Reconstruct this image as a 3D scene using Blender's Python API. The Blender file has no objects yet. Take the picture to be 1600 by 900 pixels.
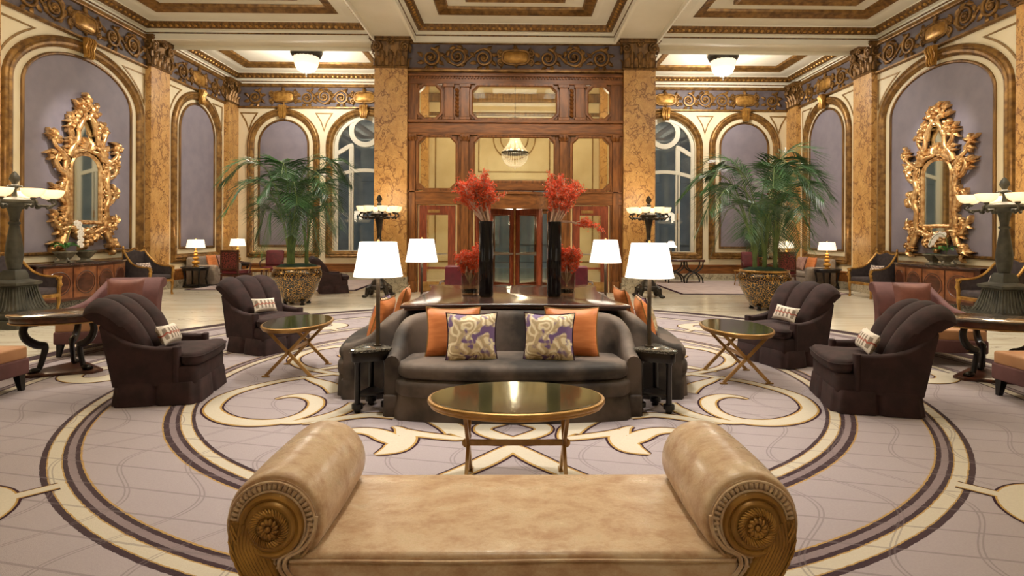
import bpy, bmesh, math, random
from mathutils import Vector, Matrix
PI = math.pi
rnd = random.Random(7)
S = bpy.context.scene
COL = S.collection

# ------------------------------------------------------------------ camera
FOC, HY, CAMZ = 885.0, 365.0, 1.6
YAW, ROLL = math.radians(0.8), math.radians(0.25)
PXC = 803 + FOC * math.tan(YAW)
CROT = Matrix.Rotation(-YAW, 3, 'Z') @ Matrix.Rotation(PI / 2, 3, 'X') @ Matrix.Rotation(ROLL, 3, 'Z')
def ray(px, py):
    return CROT @ Vector(((px - PXC) / FOC, (HY - py) / FOC, -1))
def fp(px, py, z=0.0):                       # point of the horizontal plane z
    d = ray(px, py); t = (z - CAMZ) / d.z
    return Vector((d.x * t, d.y * t, z))
cam_data = bpy.data.cameras.new('camera')
cam = bpy.data.objects.new('camera', cam_data); COL.objects.link(cam)
cam.matrix_world = Matrix.Translation((0, 0, CAMZ)) @ CROT.to_4x4()
cam_data.sensor_width = 36.0
cam_data.lens = FOC / 1600 * 36
cam_data.shift_x = -(PXC - 800) / 1600
cam_data.shift_y = -(450 - HY) / 1600
cam_data.clip_start = 0.05
S.camera = cam

# ------------------------------------------------------------------ materials
def lin(c):
    r = []
    for x in c[:3]:
        x = x / 255.0
        r.append(x / 12.92 if x <= 0.04045 else ((x + 0.055) / 1.055) ** 2.4)
    return (r[0], r[1], r[2], 1)
class NT:
    def __init__(s, name):
        s.m = bpy.data.materials.new(name); s.m.use_nodes = True
        s.t = s.m.node_tree; s.t.nodes.clear()
        s.out = s.n('ShaderNodeOutputMaterial')
        s.p = s.n('ShaderNodeBsdfPrincipled'); s.l(s.p.outputs[0], s.out.inputs[0])
        s.tc = None
    def n(s, ty, **kw):
        x = s.t.nodes.new(ty)
        for k, v in kw.items():
            if k.startswith('i_'):
                key = k[2:]
                x.inputs[int(key) if key.isdigit() else key.replace('_', ' ')].default_value = v
            else: setattr(x, k, v)
        return x
    def l(s, a, b): s.t.links.new(a, b)
    def obj(s):
        if s.tc is None: s.tc = s.n('ShaderNodeTexCoord')
        return s.tc.outputs['Object']
    def mapped(s, scale=(1, 1, 1), rot=(0, 0, 0)):
        m = s.n('ShaderNodeMapping'); s.l(s.obj(), m.inputs[0])
        m.inputs['Scale'].default_value = scale; m.inputs['Rotation'].default_value = rot
        return m.outputs[0]
    def noise(s, scale, detail=3, vec=None, dist=0.0, rough=.5):
        x = s.n('ShaderNodeTexNoise'); x.inputs['Scale'].default_value = scale
        x.inputs['Detail'].default_value = detail; x.inputs['Distortion'].default_value = dist
        x.inputs['Roughness'].default_value = rough
        s.l(vec if vec is not None else s.obj(), x.inputs['Vector']); return x
    def ramp(s, fac, stops, interp='LINEAR'):
        r = s.n('ShaderNodeValToRGB'); r.color_ramp.interpolation = interp
        e = r.color_ramp.elements
        while len(e) > 1: e.remove(e[-1])
        e[0].position = stops[0][0]; e[0].color = lin(stops[0][1])
        for p, c in stops[1:]:
            q = e.new(p); q.color = lin(c)
        s.l(fac, r.inputs[0]); return r.outputs[0]
    def mix(s, fac, a, b, mode='MIX'):
        x = s.n('ShaderNodeMix', data_type='RGBA', blend_type=mode)
        for sock, v in ((x.inputs[0], fac), (x.inputs[6], a), (x.inputs[7], b)):
            if hasattr(v, 'links'): s.l(v, sock)
            else: sock.default_value = v
        return x.outputs[2]
    def math(s, op, a, b=0.0, c=0.0):
        x = s.n('ShaderNodeMath', operation=op)
        for sock, v in zip(x.inputs, (a, b, c)):
            if hasattr(v, 'links'): s.l(v, sock)
            else: sock.default_value = v
        return x.outputs[0]
    def bump(s, h, strength=.2, dist=.02):
        b = s.n('ShaderNodeBump'); b.inputs['Strength'].default_value = strength
        b.inputs['Distance'].default_value = dist
        s.l(h, b.inputs['Height']); s.l(b.outputs[0], s.p.inputs['Normal'])
    def set(s, **kw):
        for k, v in kw.items():
            sock = s.p.inputs[k.replace('_', ' ')]
            if hasattr(v, 'links'): s.l(v, sock)
            else: sock.default_value = v
        return s
MATS = {}
def mat(name, c1, c2=None, scale=6, rough=.5, metal=0.0, bump=0.0, bscale=60, sheen=0.0, stretch=(1, 1, 1), spec=.5, lo=.35, hi=.65, coat=0.0, detail=4):
    q = NT(name)
    if c2 is None: q.set(Base_Color=lin(c1))
    else:
        nz = q.noise(scale, detail, q.mapped(stretch))
        q.set(Base_Color=q.ramp(nz.outputs[0], [(lo, c1), (hi, c2)]))
    q.set(Roughness=rough, Metallic=metal, Specular_IOR_Level=spec)
    if coat: q.set(Coat_Weight=coat, Coat_Roughness=.1)
    if sheen: q.set(Sheen_Weight=sheen, Sheen_Roughness=.35, Sheen_Tint=lin(c2 or c1))
    if bump: q.bump(q.noise(bscale, 3).outputs[0], bump, .01)
    MATS[name] = q.m
    return q.m
def emitter(name, c, strength):
    q = NT(name); q.set(Base_Color=lin(c), Emission_Color=lin(c), Emission_Strength=strength, Roughness=.6)
    MATS[name] = q.m; return q.m

CREAM = mat('cream_paint', (232, 220, 190), (224, 210, 176), 1.5, .55)
CEILW = mat('ceiling_white', (236, 230, 212), (228, 222, 202), 1.0, .6)
LILAC = mat('lilac_fabric', (134, 127, 138), (126, 119, 131), 3, .7, bump=.05, bscale=300)
FRIEZE = mat('frieze_ground', (100, 91, 95), (86, 77, 81), 5, .6)
GOLD = mat('antique_gold', (154, 116, 62), (100, 70, 35), 7, .4, .45, bump=.12, bscale=40)
GOLDD = mat('dark_gold', (136, 100, 52), (86, 60, 30), 5, .45, .4, stretch=(3, 3, .4), bump=.1, bscale=30)
GOLDB = mat('bright_gilding', (240, 202, 146), (176, 126, 74), 12, .27, .7, bump=.1, bscale=50)
GILTW = mat('gilt_wood', (190, 146, 74), (140, 98, 44), 9, .36, .5)
GILTO = mat('olive_gilt', (178, 136, 68), (138, 98, 44), 7, .38, .4)
WOOD = mat('walnut_panelling', (140, 87, 40), (96, 57, 24), 3, .42, stretch=(5, 5, .8), spec=.4, bump=.03)
WOODH = mat('walnut_rail', (140, 87, 40), (98, 58, 25), 3, .42, stretch=(.8, 5, 5), spec=.4)
MAHOG = mat('mahogany', (88, 48, 32), (56, 28, 20), 3, .3, stretch=(4, 1, 4), coat=.2)
BURL = mat('burl_veneer', (142, 88, 54), (98, 56, 34), 6, .3, coat=.2, detail=8)
EBON = mat('ebonised_wood', (22, 16, 15), (13, 9, 9), 5, .3, spec=.4)
MAUVEP = mat('mauve_silk', (134, 86, 78), (116, 72, 66), 6, .5, sheen=.2)
DARKB = mat('dark_bronze', (62, 54, 44), (34, 30, 25), 8, .42, .55, bump=.2, bscale=30)
STONEB = mat('verdigris_bronze', (78, 76, 66), (48, 47, 41), 5, .55, .25, bump=.2, bscale=25)
VELP = mat('aubergine_velvet', (58, 36, 38), (40, 25, 27), 9, .85, sheen=.10, bump=.08, bscale=90)
VELG = mat('taupe_velvet', (98, 85, 76), (33, 27, 23), 2.2, .75, sheen=.3, bump=.06, bscale=90, detail=10, lo=.41, hi=.6)  # contrasty noise paints the velvet's highlights into the base colour
MAUVE = mat('mauve_upholstery', (112, 74, 74), (94, 60, 61), 5, .75, sheen=.25)
TANC = mat('tan_cushion', (194, 146, 106), (178, 128, 88), 4, .6, sheen=.15)
ORANGE = mat('orange_silk', (212, 132, 76), (194, 112, 58), 5, .5, sheen=.25, stretch=(1, 1, 6))
PINKP = mat('dusty_pink_cloth', (176, 140, 126), (150, 112, 104), 20, .8)
GREYS = mat('grey_linen', (150, 138, 126), (134, 122, 110), 14, .85)
CHARC = mat('charcoal_cloth', (70, 60, 62), (54, 46, 48), 14, .8, sheen=.2)
BURG = mat('burgundy_leather', (110, 32, 44), (84, 22, 32), 6, .4)
BRASS = mat('satin_brass', (190, 152, 96), (160, 122, 70), 9, .32, .7)
BRONZ = mat('bronze_pole', (92, 82, 70), (76, 66, 56), 8, .35, .7)
BLACK = mat('black_lacquer', (10, 10, 16), None, rough=.12, spec=.35)
TWIG = mat('pale_twig', (232, 206, 186), (204, 168, 148), 20, .7)
REDL = mat('coral_leaves', (248, 122, 76), (230, 88, 50), 20, .6)
PALMG = mat('palm_leaf', (62, 100, 52), (28, 62, 32), 3, .42)
PALMS = mat('palm_stem', (104, 122, 62), (74, 92, 44), 6, .6)
MOSS = mat('dark_moss', (24, 62, 40), (12, 40, 26), 20, .95, bump=.6, bscale=80)
SOIL = mat('soil', (40, 28, 18), None, rough=.95)
WHITEP = mat('white_petal', (244, 240, 234), (228, 222, 214), 12, .5)
GREENL = mat('orchid_leaf', (86, 150, 78), (54, 112, 52), 5, .4)
STONE = mat('grey_stone_pot', (128, 122, 104), (94, 88, 74), 10, .6, bump=.3, bscale=30)
WINW = mat('window_white', (214, 210, 194), None, rough=.45)
DOORR = mat('red_brown_door', (142, 70, 42), (108, 48, 28), 4, .35, stretch=(5, 5, .8))
GLASST = mat('olive_glass_top', (78, 74, 46), (66, 62, 38), 2, .07, .25, coat=.6)
GREYT = mat('grey_polished_top', (96, 88, 82), (70, 62, 58), 3, .12, coat=.4)
WOODT = mat('dark_polished_wood', (74, 52, 46), (50, 34, 31), 3, .16, stretch=(1, 6, 6), coat=.4)
GOURD = mat('gourd_gold', (226, 176, 88), (196, 140, 56), 6, .25, .4)
NIGHT = mat('night_facade', (200, 206, 210), (170, 178, 186), 1, .9)
STEEL = mat('brushed_steel', (190, 184, 172), None, rough=.3, metal=.9)
BEIGEC = mat('beige_stone', (206, 190, 150), (196, 178, 138), 2, .6)
SHADE = emitter('lit_lamp_shade', (255, 247, 234), 1.75)
SHADEW = emitter('warm_lamp_shade', (255, 238, 208), 1.6)
def alabaster():
    q = NT('lit_alabaster'); lw = q.n('ShaderNodeLayerWeight'); lw.inputs[0].default_value = .35
    st = q.math('ADD', .45, q.math('MULTIPLY', q.math('SUBTRACT', 1.0, lw.outputs[1]), 1.5))
    q.set(Base_Color=lin((240, 224, 196)), Emission_Color=lin((255, 220, 168)), Emission_Strength=st, Roughness=.4); return q.m
BOWL = alabaster()
BULB = emitter('bulb_glow', (255, 226, 180), 30)
LENS = emitter('downlight_lens', (255, 240, 214), 12)
GOLDP = mat('gold_paint_line', (150, 118, 66), (122, 92, 48), 8, .5, .3)

def crystal():
    q = NT('crystal_beads'); t = q.n('ShaderNodeBsdfTranslucent'); t.inputs[0].default_value = (1, .95, .86, 1)
    q.set(Base_Color=(.95, .92, .86, 1), Roughness=.08, Specular_IOR_Level=.9)
    m = q.n('ShaderNodeMixShader'); m.inputs[0].default_value = .75
    q.l(q.p.outputs[0], m.inputs[1]); q.l(t.outputs[0], m.inputs[2]); q.l(m.outputs[0], q.out.inputs[0]); return q.m
CRYST = crystal()
def glass(name, tint=(.9, .93, .9), trans=.8, rough=.02):
    q = NT(name); t = q.n('ShaderNodeBsdfTransparent'); t.inputs[0].default_value = (*tint, 1)
    g = q.n('ShaderNodeBsdfGlossy'); g.inputs['Roughness'].default_value = rough; g.inputs[0].default_value = (.95, .95, .95, 1)
    fr = q.n('ShaderNodeLayerWeight'); fr.inputs[0].default_value = .5
    m = q.n('ShaderNodeMixShader'); q.l(q.math('ADD', .035, q.math('MULTIPLY', q.math('POWER', fr.outputs[1], 4.0), .7)), m.inputs[0])
    q.l(t.outputs[0], m.inputs[1]); q.l(g.outputs[0], m.inputs[2]); q.l(m.outputs[0], q.out.inputs[0]); return q.m
GLASS = glass('clear_glass'); VGLASS = glass('vase_glass', (.82, .80, .74))
def mirror():
    q = NT('mirror_silver'); q.set(Base_Color=(.72, .74, .68, 1), Metallic=1.0, Roughness=.03); return q.m
MIRROR = mirror()
def ochre(name, a, b, vein, rough=.22, scale=1.0):
    q = NT(name)
    v = q.mapped((1, 1, .8))
    n1 = q.noise(2.2 * scale, 6, v, dist=1.2)
    base = q.ramp(n1.outputs[0], [(.3, a), (.7, b)])
    n2 = q.noise(2.5 * scale, 4, v)
    w = q.mix(.5, v, n2.outputs[1])
    vo = q.n('ShaderNodeTexVoronoi', feature='DISTANCE_TO_EDGE'); vo.inputs['Scale'].default_value = 2.6 * scale
    q.l(w, vo.inputs['Vector'])
    n3 = q.noise(1.3 * scale, 3, v)
    thick = q.math('MULTIPLY', q.math('POWER', n3.outputs[0], 2.0), .23)
    f = q.math('DIVIDE', vo.outputs[0], thick)
    f = q.n('ShaderNodeClamp').outputs[0] if False else q.math('MINIMUM', f, 1.0)
    col = q.mix(f, lin(vein), base)
    n4 = q.noise(9 * scale, 5, v, dist=2.5)
    k = q.math('MULTIPLY', q.math('LESS_THAN', q.math('ABSOLUTE', q.math('SUBTRACT', n4.outputs[0], .5)), .018), .6)
    q.set(Base_Color=q.mix(k, col, lin(vein)), Roughness=rough); return q.m
OCHRE = ochre('ochre_marble', (212, 168, 104), (188, 140, 78), (124, 80, 42), .4, 1.6)
BASEM = ochre('grey_veined_marble', (196, 184, 160), (160, 148, 126), (80, 74, 62), .3, 2.0)
BLKM = ochre('black_veined_marble', (30, 28, 26), (46, 42, 38), (150, 145, 132), .08, 5.0)
def marble_floor():
    q = NT('marble_floor')
    v = q.mapped((.25, 1.6, 1))
    n = q.noise(1.4, 6, v, dist=1.4)
    base = q.ramp(n.outputs[0], [(.25, (212, 200, 176)), (.5, (236, 226, 204)), (.75, (242, 234, 216))])
    n2 = q.noise(2.2, 7, v, dist=2.2, rough=.6)
    ve = q.math('LESS_THAN', q.math('ABSOLUTE', q.math('SUBTRACT', n2.outputs[0], .47)), .012)
    n3 = q.noise(.8, 2, v)
    ve = q.math('MULTIPLY', ve, q.math('MULTIPLY', q.math('GREATER_THAN', n3.outputs[0], .52), .55))
    q.set(Base_Color=q.mix(ve, base, lin((118, 106, 92))), Roughness=.16, Coat_Weight=.2); return q.m
MFLOOR = marble_floor()
CAR_BASE, CAR_CREAM, CAR_GOLD, CAR_DARK, CAR_TAUPE = (174, 163, 168), (208, 199, 182), (184, 148, 88), (58, 36, 46), (140, 124, 128)
def carpet_mat():
    q = NT('carpet_pile')
    sx = q.n('ShaderNodeSeparateXYZ'); q.l(q.obj(), sx.inputs[0])
    X, Y = sx.outputs[0], sx.outputs[1]
    r = q.math('SQRT', q.math('ADD', q.math('MULTIPLY', X, X), q.math('MULTIPLY', Y, Y)))
    B, C, G, D, T = CAR_BASE, CAR_CREAM, CAR_GOLD, CAR_DARK, CAR_TAUPE
    rings = [(0, B), (3.11, D), (3.138, G), (3.146, C), (3.215, G), (3.225, D), (3.256, T), (3.30, D), (3.34, G), (3.352, B),
             (3.845, G), (3.857, D), (3.886, T), (3.928, D), (3.955, G), (3.963, C), (4.035, G), (4.043, D), (4.078, B),
             (5.02, D), (5.045, C), (5.13, D), (5.16, T), (5.20, D), (5.225, B), (5.62, D), (5.65, T), (5.74, D), (5.77, B), (5.86, C), (5.94, D)]
    wob = q.math('ADD', r, q.math('MULTIPLY', q.math('SUBTRACT', q.noise(26, 2).outputs[0], .5), .012))
    cr = lin(B)
    for a, c in rings[1:]: cr = q.mix(q.math('GREATER_THAN', wob, a), cr, lin(c))
    # carved lines in the plain ground: slanted rows and lazy S curves
    u = q.math('ADD', q.math('MULTIPLY', X, .22), q.math('MULTIPLY', Y, .97))
    a = q.math('ABSOLUTE', q.math('SUBTRACT', q.math('FRACT', q.math('ADD', q.math('MULTIPLY', u, 3.8), 100)), .5))
    l1 = q.math('LESS_THAN', a, .03)
    sw = q.math('MULTIPLY', q.math('SINE', q.math('MULTIPLY', Y, 4.6)), .2)
    b = q.math('ABSOLUTE', q.math('SUBTRACT', q.math('FRACT', q.math('ADD', q.math('MULTIPLY', q.math('ADD', X, sw), 2.2), 100)), .5))
    l2 = q.math('LESS_THAN', q.math('ABSOLUTE', q.math('SUBTRACT', b, .03)), .012)
    ln = q.math('MULTIPLY', q.math('MAXIMUM', l1, l2), .46)
    n = q.noise(90, 2); n2 = q.noise(1.2, 2)
    col = q.mix(ln, cr, lin((120, 108, 112)))
    col = q.mix(q.math('MULTIPLY', n.outputs[0], .25), col, lin((150, 136, 132)), 'MULTIPLY')
    q.set(Base_Color=col, Roughness=.95, Specular_IOR_Level=.15, Sheen_Weight=.15)
    q.bump(q.noise(220, 2).outputs[0], .35, .01); return q.m
CARPET = carpet_mat()
def pile(name, c):
    q = NT(name); n = q.noise(90, 2)
    q.set(Base_Color=q.mix(q.math('MULTIPLY', n.outputs[0], .25), lin(c), lin((150, 136, 132)), 'MULTIPLY'), Roughness=.95, Specular_IOR_Level=.15); return q.m
PILEC, PILEG, PILED = pile('cream_pile', CAR_CREAM), pile('gold_pile', CAR_GOLD), pile('plum_pile', CAR_DARK)
PILEB = pile('lilac_pile', CAR_BASE)
RUGM = mat('pale_rug', (196, 180, 176), (182, 164, 162), 3, .95)
def bench_fabric():
    q = NT('bench_suede')
    n = q.noise(7, 10, q.mapped((1.0, 1.5, 1.5)), rough=.75); f = q.noise(160, 2)
    c = q.ramp(n.outputs[0], [(.36, (168, 130, 94)), (.5, (188, 157, 122)), (.64, (206, 182, 150))])
    q.set(Base_Color=c, Roughness=q.ramp(n.outputs[0], [(.36, (180, 180, 180)), (.64, (128, 128, 128))]), Sheen_Weight=.2, Specular_IOR_Level=.4)
    q.bump(f.outputs[0], .12, .006); return q.m
BENCH = bench_fabric()
def ikat():
    q = NT('purple_ikat')
    v = q.mapped((1, 1, 1)); n = q.noise(5.5, 1, v); w = q.mix(.3, v, n.outputs[1])
    vo = q.n('ShaderNodeTexVoronoi', feature='F1'); vo.inputs['Scale'].default_value = 6; q.l(w, vo.inputs['Vector'])
    s = q.math('FRACT', q.math('MULTIPLY', vo.outputs[0], 4.0))
    c1 = q.ramp(s, [(0, (244, 232, 200)), (.3, (240, 226, 192)), (.4, (204, 180, 138)), (.75, (186, 164, 126)), (.9, (230, 208, 170))])
    n2 = q.noise(8.5, 3, v, dist=.6)
    m = q.ramp(n2.outputs[0], [(.5, (0, 0, 0)), (.57, (255, 255, 255))])
    q.set(Base_Color=q.mix(m, c1, lin((112, 84, 132))), Roughness=.6, Sheen_Weight=.2); return q.m
IKAT = ikat()
def lumbar():
    q = NT('dashed_lumbar_cloth'); sx = q.n('ShaderNodeSeparateXYZ'); q.l(q.obj(), sx.inputs[0])
    X, Z = sx.outputs[0], sx.outputs[2]
    st = q.math('FRACT', q.math('ADD', q.math('MULTIPLY', X, 18), 50))
    a = q.math('LESS_THAN', q.math('ABSOLUTE', q.math('SUBTRACT', st, .5)), .24)
    c = q.math('LESS_THAN', q.math('ABSOLUTE', Z), .055); a = q.math('MULTIPLY', a, c)
    r = q.math('LESS_THAN', q.math('ABSOLUTE', q.math('ADD', Z, q.math('MULTIPLY', q.math('SINE', q.math('MULTIPLY', X, 110)), .008))), .008)
    col = q.mix(a, lin((232, 222, 212)), lin((150, 136, 124))); col = q.mix(r, col, lin((176, 96, 80)))
    q.set(Base_Color=col, Roughness=.8); return q.m
LUMB = lumbar()
def zigzag():
    q = NT('zigzag_cloth'); sx = q.n('ShaderNodeSeparateXYZ'); q.l(q.obj(), sx.inputs[0])
    z = q.math('ADD', sx.outputs[2], q.math('MULTIPLY', q.math('PINGPONG', q.math('ADD', sx.outputs[0], 5), .05), .9))
    a = q.math('LESS_THAN', q.math('FRACT', q.math('ADD', q.math('MULTIPLY', z, 14), 50)), .3)
    q.set(Base_Color=q.mix(a, lin((226, 208, 196)), lin((72, 48, 56))), Roughness=.8); return q.m
ZIG = zigzag()
def planter_mat():
    q = NT('gold_scroll_glaze'); v = q.mapped((1, 1, 1)); n = q.noise(9, 2, v); w = q.mix(.12, v, n.outputs[1])
    vo = q.n('ShaderNodeTexVoronoi', feature='DISTANCE_TO_EDGE'); vo.inputs['Scale'].default_value = 17; q.l(w, vo.inputs['Vector'])
    vf = q.n('ShaderNodeTexVoronoi', feature='F1'); vf.inputs['Scale'].default_value = 17; q.l(w, vf.inputs['Vector'])
    a = q.math('LESS_THAN', vo.outputs[0], .035); b = q.math('LESS_THAN', vf.outputs[0], .16)
    m = q.math('MAXIMUM', a, b)
    q.set(Base_Color=q.mix(m, lin((22, 15, 10)), lin((198, 150, 70))), Roughness=.22, Metallic=q.math('MULTIPLY', m, .4), Coat_Weight=.3); return q.m
PLANT = planter_mat()
def carved_red():
    q = NT('carved_red_lattice'); vo = q.n('ShaderNodeTexVoronoi', feature='DISTANCE_TO_EDGE'); vo.inputs['Scale'].default_value = 16
    q.l(q.obj(), vo.inputs['Vector'])
    q.set(Base_Color=q.mix(q.math('LESS_THAN', vo.outputs[0], .1), lin((52, 18, 22)), lin((128, 58, 52))), Roughness=.5); return q.m
LATT = carved_red()

# ------------------------------------------------------------------ mesh builder
class MB:
    def __init__(s): s.v = []; s.f = []
    def add(s, vs, fs, T=None):
        o = len(s.v)
        s.v += [tuple(T @ Vector(v)) for v in vs] if T is not None else [tuple(v) for v in vs]
        s.f += [tuple(i + o for i in f) for f in fs]; return s
    def box(s, x0, x1, y0, y1, z0, z1, T=None):
        vs = [(x, y, z) for z in (z0, z1) for y in (y0, y1) for x in (x0, x1)]
        return s.add(vs, [(0, 2, 3, 1), (4, 5, 7, 6), (0, 1, 5, 4), (2, 6, 7, 3), (0, 4, 6, 2), (1, 3, 7, 5)], T)
    def loft(s, rings, closed=True, cap0=True, cap1=True, T=None):
        n = len(rings[0]); vs = [p for r in rings for p in r]; fs = []
        for i in range(len(rings) - 1):
            for j in range(n if closed else n - 1):
                k = (j + 1) % n
                fs.append((i * n + j, i * n + k, (i + 1) * n + k, (i + 1) * n + j))
        if cap0 and closed: fs.append(tuple(range(n - 1, -1, -1)))
        if cap1 and closed: fs.append(tuple((len(rings) - 1) * n + j for j in range(n)))
        return s.add(vs, fs, T)
    def lathe(s, prof, n=20, c=(0, 0, 0), T=None, rib=0.0, nr=0):
        rings = []
        for r, z in prof:
            ring = []
            for j in range(n):
                a = 2 * PI * j / n; q = r * (1 + rib * abs(math.sin(nr * a / 2))) if nr else r
                ring.append((c[0] + q * math.cos(a), c[1] + q * math.sin(a), c[2] + z))
            rings.append(ring)
        return s.loft(rings, True, prof[0][0] > 1e-4, prof[-1][0] > 1e-4, T)
    def tube(s, path, r, n=8, cap=True, flat=1.0, up=None, T=None):
        P = [Vector(p) for p in path]; m = len(P)
        R = r if isinstance(r, (list, tuple)) else [r] * m
        rings = []; nprev = None
        for i in range(m):
            t = (P[min(i + 1, m - 1)] - P[max(i - 1, 0)])
            if t.length < 1e-9: t = Vector((0, 0, 1))
            t.normalize()
            if nprev is None:
                a = Vector(up) if up else (Vector((0, 0, 1)) if abs(t.z) < .9 else Vector((1, 0, 0)))
            else: a = nprev
            nn = (a - t * a.dot(t))
            if nn.length < 1e-6: nn = t.orthogonal()
            nn.normalize(); nprev = nn; b = t.cross(nn)
            rings.append([tuple(P[i] + (nn * math.cos(2 * PI * j / n) * flat + b * math.sin(2 * PI * j / n)) * R[i]) for j in range(n)])
        return s.loft(rings, True, cap, cap, T)
    def slab(s, poly, z0, z1, r=.03, nr=4, crown=0.0, T=None, r0=None):
        """rounded plate over a counter-clockwise plan polygon"""
        r0 = r if r0 is None else r0
        n = len(poly); P = [Vector((p[0], p[1])) for p in poly]; N = []
        for i in range(n):
            e1 = (P[i] - P[i - 1]); e2 = (P[(i + 1) % n] - P[i])
            a = Vector((e1.y, -e1.x)); b = Vector((e2.y, -e2.x))
            if a.length > 0: a.normalize()
            if b.length > 0: b.normalize()
            m = a + b
            if m.length < 1e-6: m = a
            m.normalize(); N.append(m / max(.55, m.dot(b)) if b.length else m)
        def ring(ins, z): return [(P[i].x - N[i].x * ins, P[i].y - N[i].y * ins, z) for i in range(n)]
        rings = []
        for k in range(nr + 1):
            a = PI / 2 * k / nr; rings.append(ring(r0 * (1 - math.sin(a)), z0 + r0 * (1 - math.cos(a))))
        for k in range(nr + 1):
            a = PI / 2 * k / nr; rings.append(ring(r * (1 - math.cos(a)), z1 - r * (1 - math.sin(a))))
        c = sum(P, Vector((0, 0))) / n
        if crown:
            last = rings[-1]
            for k in (1, 2, 3):
                q = k / 4; rings.append([(x + (c.x - x) * q, y + (c.y - y) * q, z1 + crown * (1 - (1 - q) ** 2)) for x, y, z in last])
        return s.loft(rings, True, True, True, T)
    def ball(s, c, rx, ry=None, rz=None, n=8, m=6, T=None):
        ry = ry or rx; rz = rz or rx
        rings = [[(c[0] + rx * math.sin(a) * math.cos(2 * PI * j / n), c[1] + ry * math.sin(a) * math.sin(2 * PI * j / n), c[2] - rz * math.cos(a)) for j in range(n)]
                 for a in [PI * (i + .02) / (m + .04) for i in range(m + 1)]]
        return s.loft(rings, True, True, True, T)
    def build(s, name, m, parent=None, ang=40, bevel=0, sub=0, flat=False):
        me = bpy.data.meshes.new(name); me.from_pydata(s.v, [], s.f)
        bm = bmesh.new(); bm.from_mesh(me); bmesh.ops.recalc_face_normals(bm, faces=bm.faces); bm.to_mesh(me); bm.free()
        if not flat:
            me.polygons.foreach_set('use_smooth', [True] * len(me.polygons)); me.set_sharp_from_angle(angle=math.radians(ang))
        me.materials.append(m)
        o = bpy.data.objects.new(name, me); COL.objects.link(o)
        if parent is not None: o.parent = parent
        if bevel:
            b = o.modifiers.new('round', 'BEVEL'); b.width = bevel; b.segments = 2; b.limit_method = 'ANGLE'; b.angle_limit = math.radians(40)
        if sub:
            b = o.modifiers.new('soft', 'SUBSURF'); b.levels = sub; b.render_levels = sub
        return o
def thing(name, label, cat, loc=(0, 0, 0), rz=0.0, group=None):
    o = bpy.data.objects.new(name, None); COL.objects.link(o); o.empty_display_size = .2
    o.location = loc; o.rotation_euler = (0, 0, rz); o['label'] = label; o['category'] = cat
    if group: o['group'] = group
    return o
def tag(o, label, cat, group=None):
    o['label'] = label; o['category'] = cat
    if group: o['group'] = group
    return o
def struct(o): o['kind'] = 'structure'; return o
def sroot(name, loc=(0, 0, 0)):
    o = bpy.data.objects.new(name, None); COL.objects.link(o); o.location = loc; o['kind'] = 'structure'; return o
KIDS = {}
def dup(root, loc, rz=None, label=None, group=None):
    def cp(o, par):
        c = o.copy(); COL.objects.link(c)
        if par is not None: c.parent = par
        for ch in [x for x in bpy.data.objects if x.parent is o and x is not c]: cp(ch, c)
        return c
    r = cp(root, None); r.location = loc
    if rz is not None: r.rotation_euler = (0, 0, rz)
    if label: r['label'] = label
    if group: r['group'] = group
    return r
def cat_rom(pts, n):
    """smooth curve through points (any dimension), n samples per span"""
    P = [tuple(p) for p in pts]; out = []
    for i in range(len(P) - 1):
        p0, p1, p2, p3 = P[max(i - 1, 0)], P[i], P[i + 1], P[min(i + 2, len(P) - 1)]
        for k in range(n):
            t = k / n
            out.append(tuple(.5 * (2 * b + (c - a) * t + (2 * a - 5 * b + 4 * c - d) * t * t + (3 * b - a - 3 * c + d) * t ** 3) for a, b, c, d in zip(p0, p1, p2, p3)))
    out.append(P[-1]); return out
def rrect(w, d, r, n=5, cx=0, cy=0):
    out = []
    for sx, sy, a0 in ((1, 1, 0), (-1, 1, PI / 2), (-1, -1, PI), (1, -1, 1.5 * PI)):
        for k in range(n + 1):
            a = a0 + PI / 2 * k / n; out.append((cx + sx * (w / 2 - r) + r * math.cos(a), cy + sy * (d / 2 - r) + r * math.sin(a)))
    return out
def ell(a, b, n=40): return [(a * math.cos(2 * PI * i / n), b * math.sin(2 * PI * i / n)) for i in range(n)]
def pillow_mb(w, h, t, n=12):
    """upright pillow: x across, z up, centred, thickness along y"""
    mb = MB()
    def P(i, j, sgn):
        u = -1 + 2 * i / n; v = -1 + 2 * j / n
        th = t / 2 * (max(0, (1 - u ** 4) * (1 - v ** 4))) ** .55
        return (w / 2 * u * (1 - .10 * (1 - v * v)), sgn * th, h / 2 * v * (1 - .10 * (1 - u * u)))
    for sgn in (1, -1):
        vs = [P(i, j, sgn) for i in range(n + 1) for j in range(n + 1)]
        mb.add(vs, [(i * (n + 1) + j, (i + 1) * (n + 1) + j, (i + 1) * (n + 1) + j + 1, i * (n + 1) + j + 1) for i in range(n) for j in range(n)])
    return mb
def piping_mb(w, h, r, n=12):
    path = []
    for k in range(4 * n):
        e, q = divmod(k, n); a = -1 + 2 * q / n
        u, v = ((a, -1), (1, a), (-a, 1), (-1, -a))[e]
        path.append((w / 2 * u * (1 - .10 * (1 - v * v)), 0, h / 2 * v * (1 - .10 * (1 - u * u))))
    path.append(path[0]); mb = MB(); mb.tube(path, r, 6); return mb
def pillow(label, w, h, t, m, loc, rz, tilt, mpipe=None, roll=0, group=None, name='throw_pillow'):
    o = pillow_mb(w, h, t).build(name, m); tag(o, label, 'pillow', group)
    if mpipe is not None: piping_mb(w, h, .006).build('piping', mpipe, o)
    o.location = loc; o.rotation_euler = (Matrix.Rotation(rz, 3, 'Z') @ Matrix.Rotation(tilt, 3, 'X') @ Matrix.Rotation(roll, 3, 'Y')).to_euler(); return o
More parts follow.
